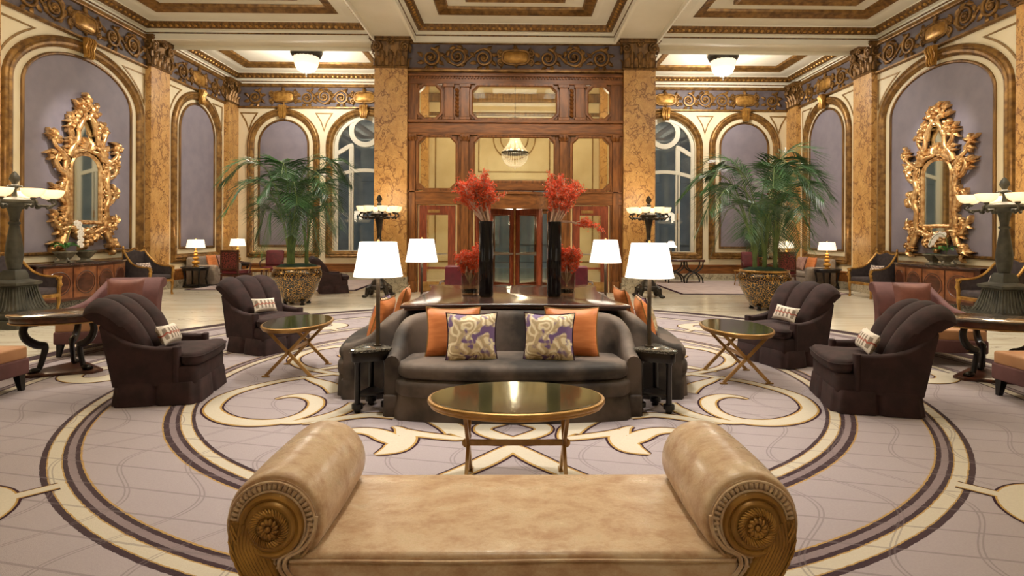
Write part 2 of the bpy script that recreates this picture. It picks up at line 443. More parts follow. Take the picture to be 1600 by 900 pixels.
# ================================================================== the setting
WX, YB, YP, YW, YF = 9.88, 20.1, 15.29, 15.42, -4.0
Z0, Z1, ZS, ZC = 6.03, 6.72, 6.86, 7.3
FL = lambda u, v, w: (-WX + w, u, v)
FR = lambda u, v, w: (WX - w, u, v)
FB = lambda u, v, w: (u, YB - w, v)
FW = lambda u, v, w: (u, YW - w, v)
def frame_box(mb, fr, u0, u1, v0, v1, w0, w1):
    vs = [fr(u, v, w) for w in (w0, w1) for v in (v0, v1) for u in (u0, u1)]
    mb.add(vs, [(0, 2, 3, 1), (4, 5, 7, 6), (0, 1, 5, 4), (2, 6, 7, 3), (0, 4, 6, 2), (1, 3, 7, 5)])
def sweep(mb, fr, path, prof, closed=False):
    P = [Vector(p) for p in path]; n = len(P); rings = []
    for i in range(n):
        a = P[i - 1] if (closed or i > 0) else None; b = P[(i + 1) % n] if (closed or i < n - 1) else None
        d1 = (P[i] - a).normalized() if a is not None else None; d2 = (b - P[i]).normalized() if b is not None else None
        if d1 is None: d1 = d2
        if d2 is None: d2 = d1
        n1 = Vector((-d1.y, d1.x)); n2 = Vector((-d2.y, d2.x)); m = (n1 + n2).normalized(); m = m / max(.4, m.dot(n1))
        rings.append([fr(P[i].x + m.x * o, P[i].y + m.y * o, w) for o, w in prof])
    if closed: rings.append(rings[0])
    mb.loft(rings, True, not closed, not closed)
def arch(uc, hw, zs, rise, zb, n=28):
    p = [(uc + hw, zb)]
    for i in range(n + 1):
        a = PI * i / n; p.append((uc + hw * math.cos(a), zs + rise * math.sin(a)))
    p.append((uc - hw, zb)); return p             # counter-clockwise, normal points inward
MOLD = [(0, 0), (0, .05), (.03, .09), (.07, .10), (.10, .075), (.13, .10), (.18, .085), (.2, .05), (.24, .03), (.24, 0)]
BEAD = [(0, 0), (0, .03), (.02, .05), (.05, .05), (.07, .02), (.07, 0)]
LINE = [(0, .001), (0, .016), (.042, .016), (.042, .001)]
def spiral(cx, cy, r0, a0, turns, sgn, n=22, shrink=.16):
    return [(cx + r0 * (1 - (1 - shrink) * (k / n) ** .85) * math.cos(a0 + sgn * 2 * PI * turns * k / n), cy + r0 * (1 - (1 - shrink) * (k / n) ** .85) * math.sin(a0 + sgn * 2 * PI * turns * k / n)) for k in range(n + 1)]
def leaf_uv(mb, fr, u, v, a, L, W, w0=.05, curl=.03):
    """little acanthus leaf lying on a wall"""
    rings = []
    for k in range(5):
        t = k / 4; wd = W * math.sin(PI * min(.97, .12 + .86 * t)) ; c, s_ = math.cos(a + .5 * t), math.sin(a + .5 * t)
        pu, pv = u + L * t * c, v + L * t * s_; h = w0 + curl * math.sin(PI * t)
        rings.append([fr(pu - s_ * wd, pv + c * wd, h - .025), fr(pu, pv, h + .012), fr(pu + s_ * wd, pv - c * wd, h - .025), fr(pu, pv, .0)])
    mb.loft(rings)
def uv_tube(mb, fr, path, r, w=.045, n=6):
    mb.tube([fr(u, v, w) for u, v in path], r, n)
def scroll_unit(mb, fr, uc, vc, r, sgn):
    r *= 1.22
    sp = spiral(uc, vc, r, -PI / 2 * sgn if True else 0, 1.9, sgn, 26)
    uv_tube(mb, fr, sp, [.036 * (1 - .5 * k / 26) + .008 for k in range(27)])
    c = fr(uc, vc, .05); mb.ball(c, .055, .055, .055, 8, 5)
    for k in range(6):
        a = 2 * PI * k / 6; leaf_uv(mb, fr, uc + .04 * math.cos(a), vc + .04 * math.sin(a), a, .07, .03, .05, .02)
    for k in range(7):
        a = -PI / 2 * sgn + sgn * (.3 + k * .75); leaf_uv(mb, fr, uc + r * .95 * math.cos(a), vc + r * .95 * math.sin(a), a + sgn * 1.2, .19, .06, .055)
def cartouche_mb(fr, uc, vc, hw=.34, hh=.17):
    a = MB(); b = MB()
    rings = []
    for q, w in ((1, .02), (.98, .06), (.8, .085), (.4, .1), (.02, .105)):
        rings.append([fr(uc + hw * q * (math.copysign(abs(math.cos(t)) ** .6, math.cos(t))), vc + hh * q * math.copysign(abs(math.sin(t)) ** .6, math.sin(t)), w) for t in [2 * PI * i / 24 for i in range(24)]])
    a.loft(rings, True, False, True)
    for sx in (1, -1):
        uv_tube(b, fr, spiral(uc + sx * (hw + .06), vc + .1, .11, PI / 2, 1.4, -sx, 18), .03)
        uv_tube(b, fr, spiral(uc + sx * (hw + .06), vc - .12, .1, -PI / 2, 1.4, sx, 18), .03)
        for k in range(4): leaf_uv(b, fr, uc + sx * (hw - .02), vc - .12 + .08 * k, (0 if sx > 0 else PI) + sx * (-.6 + .4 * k), .2, .05)
    for k in range(5):
        an = PI / 2 + (k - 2) * .5; leaf_uv(b, fr, uc + .05 * (k - 2), vc + hh - .02, an - .25, .2, .05, .07)
        leaf_uv(b, fr, uc + .05 * (k - 2), vc - hh + .02, -an - .25, .14, .045, .06)
    path = [(uc + (hw + .02) * math.copysign(abs(math.cos(t)) ** .6, math.cos(t)), vc + (hh + .02) * math.copysign(abs(math.sin(t)) ** .6, math.sin(t))) for t in [2 * PI * i / 28 for i in range(29)]]
    uv_tube(b, fr, path, .035, .06)
    return a, b
def frieze(root, fr, u0, u1, carts, pitch=.68):
    g = MB(); frame_box(g, fr, u0, u1, Z0, Z1, -.1, .03); g.build('frieze_ground', FRIEZE, root)
    m = MB()
    sweep(m, fr, [(u1, Z1 + .1), (u0, Z1 + .1)], [(0, 0), (0, .13), (.03, .13), (.05, .10), (.08, .09), (.1, .05), (.1, 0)])
    sweep(m, fr, [(u1, Z0 + .02), (u0, Z0 + .02)], [(0, 0), (0, .05), (.02, .09), (.06, .09), (.08, .05), (.08, 0)])
    m.build('frieze_molding', GOLD, root)
    vm = (Z0 + Z1) / 2
    stops = [u0 - .25] + sorted(carts) + [u1 + .25]
    rl = MB()
    for i in range(len(stops) - 1):
        a = stops[i] + .52; b = stops[i + 1] - .52
        n = int(round((b - a) / pitch)) if b > a else 0
        for k in range(n):
            uc = a + (b - a) * (k + .5) / n; sg = 1 if k % 2 else -1
            scroll_unit(rl, fr, uc, vm + .02 * sg, .21, sg)
            if k < n - 1:
                d = (b - a) / n
                uv_tube(rl, fr, [(uc + d * t, vm - sg * .22 * math.cos(PI * t)) for t in [i_ / 8 for i_ in range(9)]], .028)
    if rl.v: rl.build('scroll_relief', GOLD, root, 60)
    for c in carts:
        A, Bm = cartouche_mb(fr, c, vm)
        o = A.build('cartouche', GOLDB if False else GILTW, root); Bm.build('cartouche_border', GOLD, o, 60)
def keystone(root, fr, uc, v0, v1):
    m = MB()
    prof = [(v1, .1), (v1, .2), (v1 - .08, .23), ((v0 + v1) / 2, .17), (v0 + .06, .2), (v0, .16), (v0, .1)]
    rings = [[fr(uc + s * (.14 if k < 4 else .11), v, w) for k, (v, w) in enumerate(prof)] for s in (-1, 1)]
    m.loft(rings)
    for s in (-.07, 0, .07): m.tube([fr(uc + s, v, w + .012) for v, w in prof[1:6]], .022, 6)
    m.build('keystone', GILTW, root)
def spandrels(root, fr, uc, hw, zs, rise, sides=(1, -1)):
    m = MB()
    for s in sides:
        pts = []
        for k in range(9):
            a = math.radians(18 + 34 * k / 8); pts.append((uc + s * (hw + .16) * math.cos(a), zs + (rise + .16) * math.sin(a)))
        corner = (pts[0][0] + 0 * s, pts[-1][1]); poly = pts + [corner]
        if s < 0: poly = poly[::-1]
        sweep(m, fr, poly, LINE, True)
    m.build('spandrel_line', GOLDP, root)
def niche(root, fr, uc, ho, hi, zs, ro, ri, zb=.72, key=True, panel=True, sp=(1, -1)):
    m = MB(); sweep(m, fr, arch(uc, ho, zs, ro, zb), MOLD, True); m.build('arch_molding', GOLD, root)
    if panel:
        p = MB(); pts = arch(uc, hi, zs, ri, zb + .4); p.loft([[fr(u, v, .0) for u, v in pts], [fr(u, v, .012) for u, v in pts]]); p.build('lilac_panel', LILAC, root)
        b = MB(); sweep(b, fr, arch(uc, hi + .02, zs, ri + .02, zb + .38), BEAD, True); b.build('panel_bead', GOLDD, root)
    if key: keystone(root, fr, uc, zs + ro - .36, zs + ro + .09)
    if sp: spandrels(root, fr, uc, ho, zs, ro, sp)

def acanthus(mb, base, out, up, side, L, W):
    """upright leaf that bends outward at its tip"""
    base, out, up, side = Vector(base), Vector(out), Vector(up), Vector(side); rings = []
    for k in range(7):
        t = k / 6; bend = max(0, t - .45) / .55
        c = base + up * (L * min(t, .9) - L * .12 * bend * bend) + out * (L * .32 * bend ** 1.5 + .02)
        w = W * (.75 + .35 * math.sin(PI * t)) * (1 - .75 * t ** 3)
        j = .9 if k % 2 else 1.08
        rings.append([tuple(c - side * w * j - out * .015), tuple(c - side * w * .45 + out * .025), tuple(c + out * .008), tuple(c + side * w * .45 + out * .025), tuple(c + side * w * j - out * .015), tuple(c - out * .03)])
    mb.loft(rings)
def capital_mb(x0, x1, y0, y1, z0, z1, faces):
    """corinthian capital on a rectangular shaft; faces = list of outward normals that show"""
    mb = MB(); H = z1 - z0; cx, cy = (x0 + x1) / 2, (y0 + y1) / 2; hx, hy = (x1 - x0) / 2, (y1 - y0) / 2
    rings = [[(cx + sx * (hx + e), cy + sy * (hy + e), z0 + H * t) for sx, sy in ((-1, -1), (1, -1), (1, 1), (-1, 1))] for t, e in ((0, .03), (.035, .045), (.07, .03), (.075, -.01), (.7, .0), (.86, .05), (.87, .1), (.92, .13), (.96, .11), (1, .13))]
    mb.loft(rings)
    for nx, ny in faces:
        out = Vector((nx, ny, 0)); side = Vector((-ny, nx, 0)); half = hx if ny else hy
        c = Vector((cx + nx * hx, cy + ny * hy, 0)); n = 4 if half > .35 else 3
        for k in range(n):
            s = (-1 + 2 * (k + .5) / n) * half
            acanthus(mb, c + side * s + Vector((0, 0, z0 + H * .08)), out, (0, 0, 1), side, H * .36, half / n * .95)
        for k in range(n - 1):
            s = (-1 + 2 * (k + 1) / n) * half
            acanthus(mb, c + side * s + Vector((0, 0, z0 + H * .2)), out, (0, 0, 1), side, H * .46, half / n * .8)
        for s in (-1, 1):
            R = H * .17; C = c + side * s * (half - R * .45) + Vector((0, 0, z0 + H * .69)) + out * .06
            sp = spiral(0, 0, R, PI / 2, 2.1, s, 26, .1)
            mb.tube([tuple(C + side * p[0] + Vector((0, 0, p[1])) + out * .02 * (k / 26)) for k, p in enumerate(sp)], [.036 * (1 - .55 * k / 26) for k in range(27)], 6)
            mb.ball(tuple(C + out * .02), .035)
        for k in range(6):
            a = 2 * PI * k / 6; q = c + out * .1 + Vector((0, 0, z0 + H * .84)) + side * .06 * math.cos(a) + Vector((0, 0, .06 * math.sin(a))); mb.ball(tuple(q), .04)
        mb.ball(tuple(c + out * .13 + Vector((0, 0, z0 + H * .84))), .035)
    return mb
def pier(name, x0, x1, y0, y1, faces, capx=0):
    r = sroot(name)
    m = MB(); m.box(x0, x1, y0, y1, .42, 6.04); m.build('shaft', OCHRE, r)
    b = MB(); b.box(x0 - .05, x1 + .05, y0 - .05, y1 + .05, 0, .26); b.box(x0 - .025, x1 + .025, y0 - .025, y1 + .025, .26, .42); b.build('plinth', BASEM, r, bevel=.01)
    capital_mb(x0, x1, y0, y1, 6.04, ZS, faces).build('capital', GOLDD, r, 55)
    return r

# floor and ceiling
fl = MB(); fl.box(-WX - .3, WX + .3, YF - .3, YB + 6, -.2, 0); struct(fl.build('floor', MFLOOR))
ce = sroot('ceiling')
m = MB(); m.box(-WX - .3, WX + .3, YF - .3, YB + .3, ZC + .02, ZC + .3); m.build('ceiling_slab', CEILW, ce)
BX = ((-3.77, -2.70), (2.72, 3.85))
m = MB()
for a, b in BX: m.box(a, b, YF, YP + .01, ZS, ZC + .1)
m.box(-WX, WX, YP, 16.12, ZS, ZC + .1)
m.build('ceiling_beam', CEILW, ce, bevel=.02)
def coffer(x0, x1, y0, y1):
    fr = lambda u, v, w: (u, v, w)
    path = [(x0, y0), (x1, y0), (x1, y1), (x0, y1)]
    def band(mt, name, prof):
        q = MB(); sweep(q, fr, path, prof, True); q.build(name, mt, ce)
    band(CEILW, 'cornice', [(-.02, ZS - .12), (.04, ZS - .1), (.04, 6.99), (.12, 7.0), (.12, 7.03), (.29, 7.14), (.29, 7.17), (.55, 7.18), (.6, 7.2), (.74, 7.2), (.74, 7.34), (-.02, 7.34)])
    band(GOLDD, 'cornice_line', [(.035, 6.90), (.052, 6.90), (.052, 6.935), (.035, 6.935)])
    band(GOLDD, 'egg_molding_bed', [(.12, 7.01), (.16, 7.0), (.28, 7.09), (.3, 7.14), (.26, 7.16), (.12, 7.05)])
    band(GOLD, 'gold_band', [(.72, 7.3), (.72, 7.21), (.78, 7.18), (.84, 7.2), (.90, 7.235), (.96, 7.24), (1.0, 7.26), (1.02, 7.32)])
    egg = MB()
    for (ax, ay), (bx, by) in zip(path, path[1:] + path[:1]):
        L = math.hypot(bx - ax, by - ay); n = int(L / .16); dx, dy = (bx - ax) / L, (by - ay) / L
        for k in range(2, n - 1):
            t = L * k / n; px_, py_ = ax + dx * t - dy * .215, ay + dy * t + dx * .215
            if py_ < 8.5: continue
            egg.ball((px_, py_, 7.055), .05, .05, .045, 6, 4)
    egg.build('egg_beads', GILTW, ce)
    if y1 - y0 > 5:
        q = MB(); p2 = [(x0 + 1.5, y0 + 1.5), (x1 - 1.5, y0 + 1.5), (x1 - 1.5, y1 - 1.5), (x0 + 1.5, y1 - 1.5)]
        sweep(q, fr, p2, [(0, 7.33), (0, 7.22), (.05, 7.2), (.1, 7.24), (.26, 7.26), (.3, 7.23), (.34, 7.33)], True); q.build('carved_panel_frame', GOLD, ce)
for a, b in ((-WX, BX[0][0]), (BX[0][1], BX[1][0]), (BX[1][1], WX)): coffer(a, b, 6.0, YP - .0)
coffer(-WX, BX[0][0], 16.12, YB); coffer(BX[1][1], WX, 16.12, YB)

# side walls
for nm, fr, sx in (('wall_left', FL, -1), ('wall_right', FR, 1)):
    w = sroot(nm); m = MB(); frame_box(m, fr, YF, YB + .2, 0, ZC + .1, -.25, 0); m.build('wall_panel', CREAM, w)
    for c in (13.1, 6.6, 1.2): niche(w, fr, c, 2.07, 1.62, 4.62, 1.30, .95)
    niche(w, fr, 17.8, 1.36, .97, 4.66, 1.28, .93)
    frieze(w, fr, 4.0, YB, [6.6, 13.1, 17.8])
    b = MB(); frame_box(b, fr, YF, YB, 0, .2, 0, .05); b.build('marble_base', BASEM, w, bevel=.01)
    b = MB(); frame_box(b, fr, YF, YB, .2, .46, 0, .04); frame_box(b, fr, YF, YB, .46, .52, 0, .06); b.build('wood_skirting', WOODH, w, bevel=.008)
k = 0
for sx in (-1, 1):
    xi, xo = (9.72, 10.0)
    for y0, y1 in ((10.05, 10.85), (15.29, 16.12), (19.4, 20.12)):
        a, b = sorted((sx * xi, sx * xo)); k += 1
        pier('pillar_%d' % k, a, b, y0, y1, [(-sx, 0), (0, -1)])
for a, b in ((-3.77, -2.89), (2.96, 3.82)):
    k += 1; pier('pillar_%d' % k, a, b, YP, 16.1, [(0, -1), (1, 0), (-1, 0)])

# back wall with the two arched windows
bw = sroot('wall_back')
WINC, WHW, WZB = (-5.29, 5.36), 1.09, .84
m = MB()
def hole_wall(u0, u1, uc, hw, zs, rise, zb, zt):
    n = 24; A = [(uc + hw * math.cos(PI * i / n), zs + rise * math.sin(PI * i / n)) for i in range(n + 1)]
    for w in (0, -.25):
        vs = []; fs = []
        def q(*p):
            o = len(vs); vs.extend(FB(u, v, w) for u, v in p); fs.append((o, o + 1, o + 2, o + 3))
        q((u0, 0), (u1, 0), (u1, zb), (u0, zb)); q((u0, zb), (uc - hw, zb), (uc - hw, zs), (u0, zs)); q((uc + hw, zb), (u1, zb), (u1, zs), (uc + hw, zs))
        q((uc + hw, zs), (u1, zs), (u1, zt), (uc + hw, zt)); q((u0, zs), (uc - hw, zs), (uc - hw, zt), (u0, zt))
        for i in range(n): q(A[i], (A[i][0], zt), (A[i + 1][0], zt), A[i + 1])
        m.add(vs, fs)
    P = [(uc + hw, zb)] + A + [(uc - hw, zb)]
    m.loft([[FB(u, v, w) for u, v in P] for w in (0, -.25)], True, False, False)
hole_wall(-WX - .2, -3.3, WINC[0], WHW, 4.66, WHW, WZB, ZC + .1)
hole_wall(3.3, WX + .2, WINC[1], WHW, 4.66, WHW, WZB, ZC + .1)
m.build('wall_panel', CREAM, bw)
for c in (-8.13, 8.2): niche(bw, FB, c, 1.27, .875, 4.70, 1.27, .88, sp=None)
for c in WINC: niche(bw, FB, c, 1.36, 1.1, 4.66, 1.33, 1.1, panel=False, sp=None)
m = MB()
for c in (-6.72, 6.79, -9.35, 9.42): sweep(m, FB, [(c - .32, 5.83), (c - .12, 5.5), (c, 5.15), (c + .12, 5.5), (c + .32, 5.83)], LINE, True)
m.build('spandrel_line', GOLDP, bw)
frieze(bw, FB, -WX, -3.3, [-8.13, -5.29]); 
frieze(bw, FB, 3.3, WX, [5.36, 8.2])
m = MB(); 
for a, b in ((-WX, -3.3), (3.3, WX)): frame_box(m, FB, a, b, 0, .2, 0, .05)
m.build('marble_base', BASEM, bw, bevel=.01)
m = MB()
for a, b in ((-WX, -3.3), (3.3, WX)): frame_box(m, FB, a, b, .2, .46, 0, .04); frame_box(m, FB, a, b, .46, .52, 0, .06)
m.build('wood_skirting', WOODH, bw, bevel=.008)
SASH = [(0, -.16), (0, -.06), (.14, -.06), (.14, -.16)]
for i, uc in enumerate(WINC):
    w = sroot('window_%d' % (i + 1)); f = MB()
    sweep(f, FB, arch(uc, WHW, 4.66, WHW, WZB), SASH, True)
    frame_box(f, FB, uc - WHW, uc + WHW, WZB, WZB + .14, -.16, -.05)
    cz = 5.22; P = [(uc + .58 * math.cos(2 * PI * k / 32), cz + .58 * math.sin(2 * PI * k / 32)) for k in range(32)]
    sweep(f, FB, P, [(0, -.15), (0, -.07), (.18, -.07), (.18, -.15)], True)
    BAR = lambda h: [(-h, -.14), (-h, -.065), (h, -.065), (h, -.14)]
    for s in (-1, 1):
        frame_box(f, FB, uc + s * .49 - .085, uc + s * .49 + .085, WZB, 4.70, -.15, -.07)
        sweep(f, FB, [(uc + s * (.42 + .68 * t), 4.70 - .30 * (3 * t * t - 2 * t ** 3)) for t in [k / 10 for k in range(11)]], BAR(.075))
    sweep(f, FB, [(uc + 1.09 * t, 3.82 - .22 * t * t) for t in [-1 + k / 12 for k in range(25)]], BAR(.065))
    d = MB()
    for s in (-1, 1): frame_box(d, FB, uc + s * .49 - .012, uc + s * .49 + .012, WZB + .1, 3.74, -.075, -.066)
    d.build('sash_gap', DARKB, w)
    f.build('window_frame', WINW, w, bevel=.01)
    g = MB(); pts = arch(uc, WHW - .02, 4.66, WHW - .02, WZB); g.loft([[FB(u, v, -.12) for u, v in pts], [FB(u, v, -.125) for u, v in pts]]); g.build('window_pane', GLASS, w)
    h = MB(); frame_box(h, FB, uc + .46, uc + .49, 2.1, 2.35, -.06, -.02); h.build('window_handle', BRASS, w)

# night street seen through the glass
m = MB(); m.box(-16, 16, 32, 32.5, 0, 14); 
for x in range(-15, 16, 3):
    for z in (1, 4.5, 8): m.box(x + .4, x + 2.2, 31.85, 32, z, z + 2.4)
o = struct(m.build('trim_street_facade', NIGHT))
m = MB(); m.box(-16, 16, YB + 6, 32, -.25, -.02); struct(m.build('trim_street_pavement', NIGHT))

# front wall behind the camera
m = MB(); m.box(-WX - .2, WX + .2, YF - .25, YF, 0, ZC + .1); struct(m.build('wall_front', CREAM))

# ------------------------------------------------------------------ walnut entrance screen
en = sroot('wall_entrance')
frieze(en, FW, -2.89, 2.96, [.03], .70)
U0, U1 = -2.89, 2.96
st = MB(); rl = MB(); cv = MB()
def stile(u0, u1, v0, v1, w=.0): frame_box(st, FW, u0, u1, v0, v1, -.22, w)
def rail(u0, u1, v0, v1, w=.02): frame_box(rl, FW, u0, u1, v0, v1, -.2, w)
def corner(u, v, su, sv, d=.2):
    pts = [(u, v), (u + su * d, v), (u + su * d * .85, v + sv * d * .3), (u + su * d * .3, v + sv * d * .85), (u, v + sv * d)]
    st.loft([[FW(a, b, w) for a, b in pts] for w in (-.19, -.005)])
def light(u0, u1, v0, v1, d=.2, cut=True):
    if cut:
        for su, u in ((1, u0), (-1, u1)):
            for sv, v in ((1, v0), (-1, v1)): corner(u, v, su, sv, d)
        q = d * .8
        P = [(u0 + q, v0), (u1 - q, v0), (u1, v0 + q), (u1, v1 - q), (u1 - q, v1), (u0 + q, v1), (u0, v1 - q), (u0, v0 + q)]
    else: P = [(u0, v0), (u1, v0), (u1, v1), (u0, v1)]
    sweep(cv, FW, P, [(-.03, -.02), (-.03, .035), (.02, .035), (.05, .0), (.05, -.02)], True)
    g = MB(); frame_box(g, FW, u0, u1, v0, v1, -.1, -.095); g.build('glass_pane', GLASS, en)
# entablature rails, from the top
rail(U0, U1, 5.98, 6.08, .06); rail(U0, U1, 5.66, 5.98, .0); rail(U0, U1, 5.86, 5.92, .05)
for k in range(70):
    u = U0 + .06 + (U1 - U0 - .12) * k / 69; frame_box(rl, FW, u - .022, u + .022, 5.80, 5.86, 0, .04)
rail(U0, U1, 4.60, 4.68, .09); rail(U0, U1, 4.32, 4.60, .03); rail(U0, U1, 4.27, 4.32, .06)
for a, b in ((U0, -1.10), (1.10, U1)): rail(a, b, 2.38, 2.72, .02); rail(a, b, 2.70, 2.75, .05)
rail(-1.2, 1.2, 2.78, 2.98, .03)
# upper row
for s in (-1, 1):
    e = U0 if s < 0 else U1
    def F(a, b, c, d, w=0.0): stile(min(a, b), max(a, b), c, d, w)
    F(e, s * 2.63, 4.68, 5.66); F(s * 1.97, s * 1.18, 4.68, 5.66, -.03)
    for a, b in ((1.90, 1.66), (1.46, 1.22)):      # fluted pilaster pair with a carved drop between
        F(s * a, s * b, 4.68, 5.66, .05); F(s * (a + .03), s * (b - .03), 5.56, 5.66, .08); F(s * (a + .03), s * (b - .03), 4.68, 4.76, .08)
    for k in range(7): leaf_uv(cv, FW, s * 1.56 - .0, 5.55 - .11 * k, -PI / 2 - .25, .13, .06, .01, .03)
    light(*sorted((s * 2.63, s * 1.97)), 4.70, 5.64)
    # middle row
    F(e, s * 2.63, 0, 4.30); F(s * 1.55, s * 1.12, 0, 4.30, -.02)
    F(s * 1.44, s * 1.24, 2.75, 4.30, .06); F(s * 1.47, s * 1.21, 4.12, 4.30, .09); F(s * 1.44, s * 1.24, 0, 2.4, .06); F(s * 1.47, s * 1.21, 0, .3, .09)
    F(s * 2.85, s * 2.68, .3, 4.30, .05); F(s * 2.87, s * 2.66, 4.14, 4.30, .08); F(s * 2.87, s * 2.66, 0, .3, .08)
    for k in range(3): leaf_uv(cv, FW, s * 1.34 + (k - 1) * .05, 4.1, PI / 2 - .25 + (1 - k) * .3, .16, .05, .08, .03); leaf_uv(cv, FW, s * 2.76 + (k - 1) * .05, 4.1, PI / 2 - .25 + (1 - k) * .3, .16, .05, .07, .03)
    light(*sorted((s * 2.63, s * 1.55)), 2.78, 4.25, .22)
light(-1.18, 1.18, 4.70, 5.64, .2); light(-1.12, 1.12, 3.0, 4.25, .2)
st.build('screen_stile', WOOD, en, bevel=.012); rl.build('screen_rail', WOODH, en, bevel=.01); cv.build('carved_molding', WOOD, en)
# swing doors either side of the drum
for i, s in enumerate((-1, 1)):
    d = sroot('door_%d' % (i + 1)); a, b = sorted((s * 2.58, s * 1.60)); f = MB()
    frame_box(f, FW, a, a + .2, 0, 2.36, -.14, -.04); frame_box(f, FW, b - .2, b, 0, 2.36, -.14, -.04)
    frame_box(f, FW, a + .2, b - .2, 2.1, 2.36, -.14, -.04); frame_box(f, FW, a + .2, b - .2, .0, .16, -.14, -.04); frame_box(f, FW, a + .2, b - .2, .62, .68, -.12, -.06)
    f.build('door_frame', DOORR, d, bevel=.01)
    g = MB(); frame_box(g, FW, a + .2, b - .2, .16, 2.1, -.1, -.094); g.build('door_pane', GLASS, d)
    g = MB(); frame_box(g, FW, a + .05, b - .05, .02, .28, -.04, -.03); g.build('kick_plate', BRASS, d)
    g = MB(); frame_box(g, FW, a + .22, b - .22, 1.02, 1.06, -.03, .02); g.build('push_bar', STEEL, d)
    g = MB(); frame_box(g, FW, a + .24, a + .56, 2.16, 2.24, -.04, -.02); g.build('door_plate', BRASS, d)
# revolving door
dr = sroot('door_3', (0.02, YW + .25, 0)); R = 1.08
m = MB()
def drum(mb, r0, r1, z0, z1, a0, a1, n=20):
    rings = []
    for k in range(n + 1):
        a = a0 + (a1 - a0) * k / n; c, s_ = math.cos(a), math.sin(a)
        rings.append([(r0 * c, r0 * s_, z0), (r1 * c, r1 * s_, z0), (r1 * c, r1 * s_, z1), (r0 * c, r0 * s_, z1)])
    mb.loft(rings)
drum(m, 0.02, R + .06, 2.30, 2.62, -PI, 0); drum(m, .02, R + .1, 2.62, 2.68, -PI, 0); drum(m, .02, R + .06, 2.30, 2.62, 0, PI); drum(m, R, R + .1, 2.24, 2.30, -PI, PI, 40)
m.build('drum_canopy', WOODH, dr)
m = MB()
for a in (-2.75, -2.2, -.94, -.39, .39, .94, 2.2, 2.75):
    T = Matrix.Rotation(a, 4, 'Z'); m.box(R - .05, R + .05, -.05, .05, 0, 2.3, T)
for a0, a1 in ((-2.75, -2.2), (-.94, -.39), (.39, .94), (2.2, 2.75)): drum(m, R - .03, R + .03, 0, .2, a0, a1, 6)
m.build('drum_post', DOORR, dr, bevel=.01)
m = MB()
for a0, a1 in ((-2.75, -2.2), (-.94, -.39)): drum(m, R - .005, R + .005, .2, 2.3, a0, a1, 8)
m.build('drum_glass', GLASS, dr)
m = MB(); m.lathe([(.05, 0), (.05, 2.3)], 12); m.build('centre_post', BRASS, dr)
for k in range(4):
    T = Matrix.Rotation(math.radians(-45 + 90 * k), 4, 'Z'); f = MB()
    f.box(.06, .18, -.03, .03, .02, 2.26, T); f.box(R - .18, R - .06, -.03, .03, .02, 2.26, T); f.box(.18, R - .18, -.03, .03, 2.1, 2.26, T); f.box(.18, R - .18, -.03, .03, .02, .22, T)
    w = f.build('door_wing', DOORR, dr, bevel=.008)
    g = MB(); g.box(.18, R - .18, -.004, .004, .22, 2.1, T); g.build('wing_pane', GLASS, w)
    g = MB(); g.box(.1, R - .1, -.055, -.035, 1.02, 1.07, T); g.box(.1, R - .1, .035, .055, 1.02, 1.07, T); g.build('push_bar', STEEL, w)
# vestibule behind the screen
ve = sroot('wall_vestibule'); m = MB()
m.box(-3.4, -3.2, YW + .8, YB, 0, 7); m.box(3.2, 3.4, YW + .8, YB, 0, 7)
m.box(-3.4, -1.3, YB - .4, YB, 0, 7); m.box(1.3, 3.4, YB - .4, YB, 0, 7); m.box(-1.3, 1.3, YB - .4, YB, 3.15, 7)
m.build('cream_lining', BEIGEC, ve)
m = MB(); frame_box(m, lambda u, v, w: (u, YB - .4 - w, v), -3.2, 3.2, 6.15, 6.45, 0, .12); frame_box(m, lambda u, v, w: (u, YB - .4 - w, v), -3.2, 3.2, 5.68, 5.8, 0, .06); m.build('vestibule_cornice', GOLDD, ve, bevel=.02)
m = MB(); m.box(-3.4, 3.4, YW + .3, YB, 6.9, 7.1); m.build('vestibule_ceiling', CEILW, ve)
FV = lambda u, v, w: (u, YB - .4 - w, v)
m = MB(); sweep(m, FV, [(-1.25, 3.72), (1.25, 3.72), (1.25, 5.6), (-1.25, 5.6)], LINE, True)
for r in (.5, .75): sweep(m, FV, [(r * math.cos(2 * PI * k / 36), 4.9 + r * math.sin(2 * PI * k / 36)) for k in range(36)], LINE, True)
for s in (-1, 1): sweep(m, FV, [(s * 2.25 - .5, .6), (s * 2.25 + .5, .6), (s * 2.25 + .5, 5.6), (s * 2.25 - .5, 5.6)], LINE, True)
m.build('gold_line', GOLDP, ve)
m = MB()
for s in (-1, 1):
    m.box(*sorted((s * 3.2, s * 2.95)), YB - .7, YB - .4, .3, 6.9); m.box(*sorted((s * 3.2, s * 3.02)), YW + .9, YW + 1.6, .3, 6.9)
m.build('marble_pilaster', OCHRE, ve)
m = MB()
sweep(m, FV, [(-1.3, 2.42), (1.3, 2.42), (1.3, 3.2), (-1.3, 3.2)], [(0, -.2), (0, .05), (.1, .05), (.1, -.2)], True)
frame_box(m, FV, -1.3, 1.3, 2.3, 2.5, -.25, .08); frame_box(m, FV, -1.35, -1.15, 0, 2.4, -.2, .05); frame_box(m, FV, 1.15, 1.35, 0, 2.4, -.2, .05); frame_box(m, FV, -.06, .06, 0, 2.4, -.15, .0)
frame_box(m, FV, -1.45, 1.45, 3.2, 3.42, -.1, .12)
m.build('street_door_frame', WOODH, ve, bevel=.01)
m = MB(); frame_box(m, FV, -1.2, 1.2, 2.5, 3.12, -.1, -.095); frame_box(m, FV, -1.15, 1.15, .05, 2.3, -.1, -.095); m.build('street_door_pane', GLASS, ve)
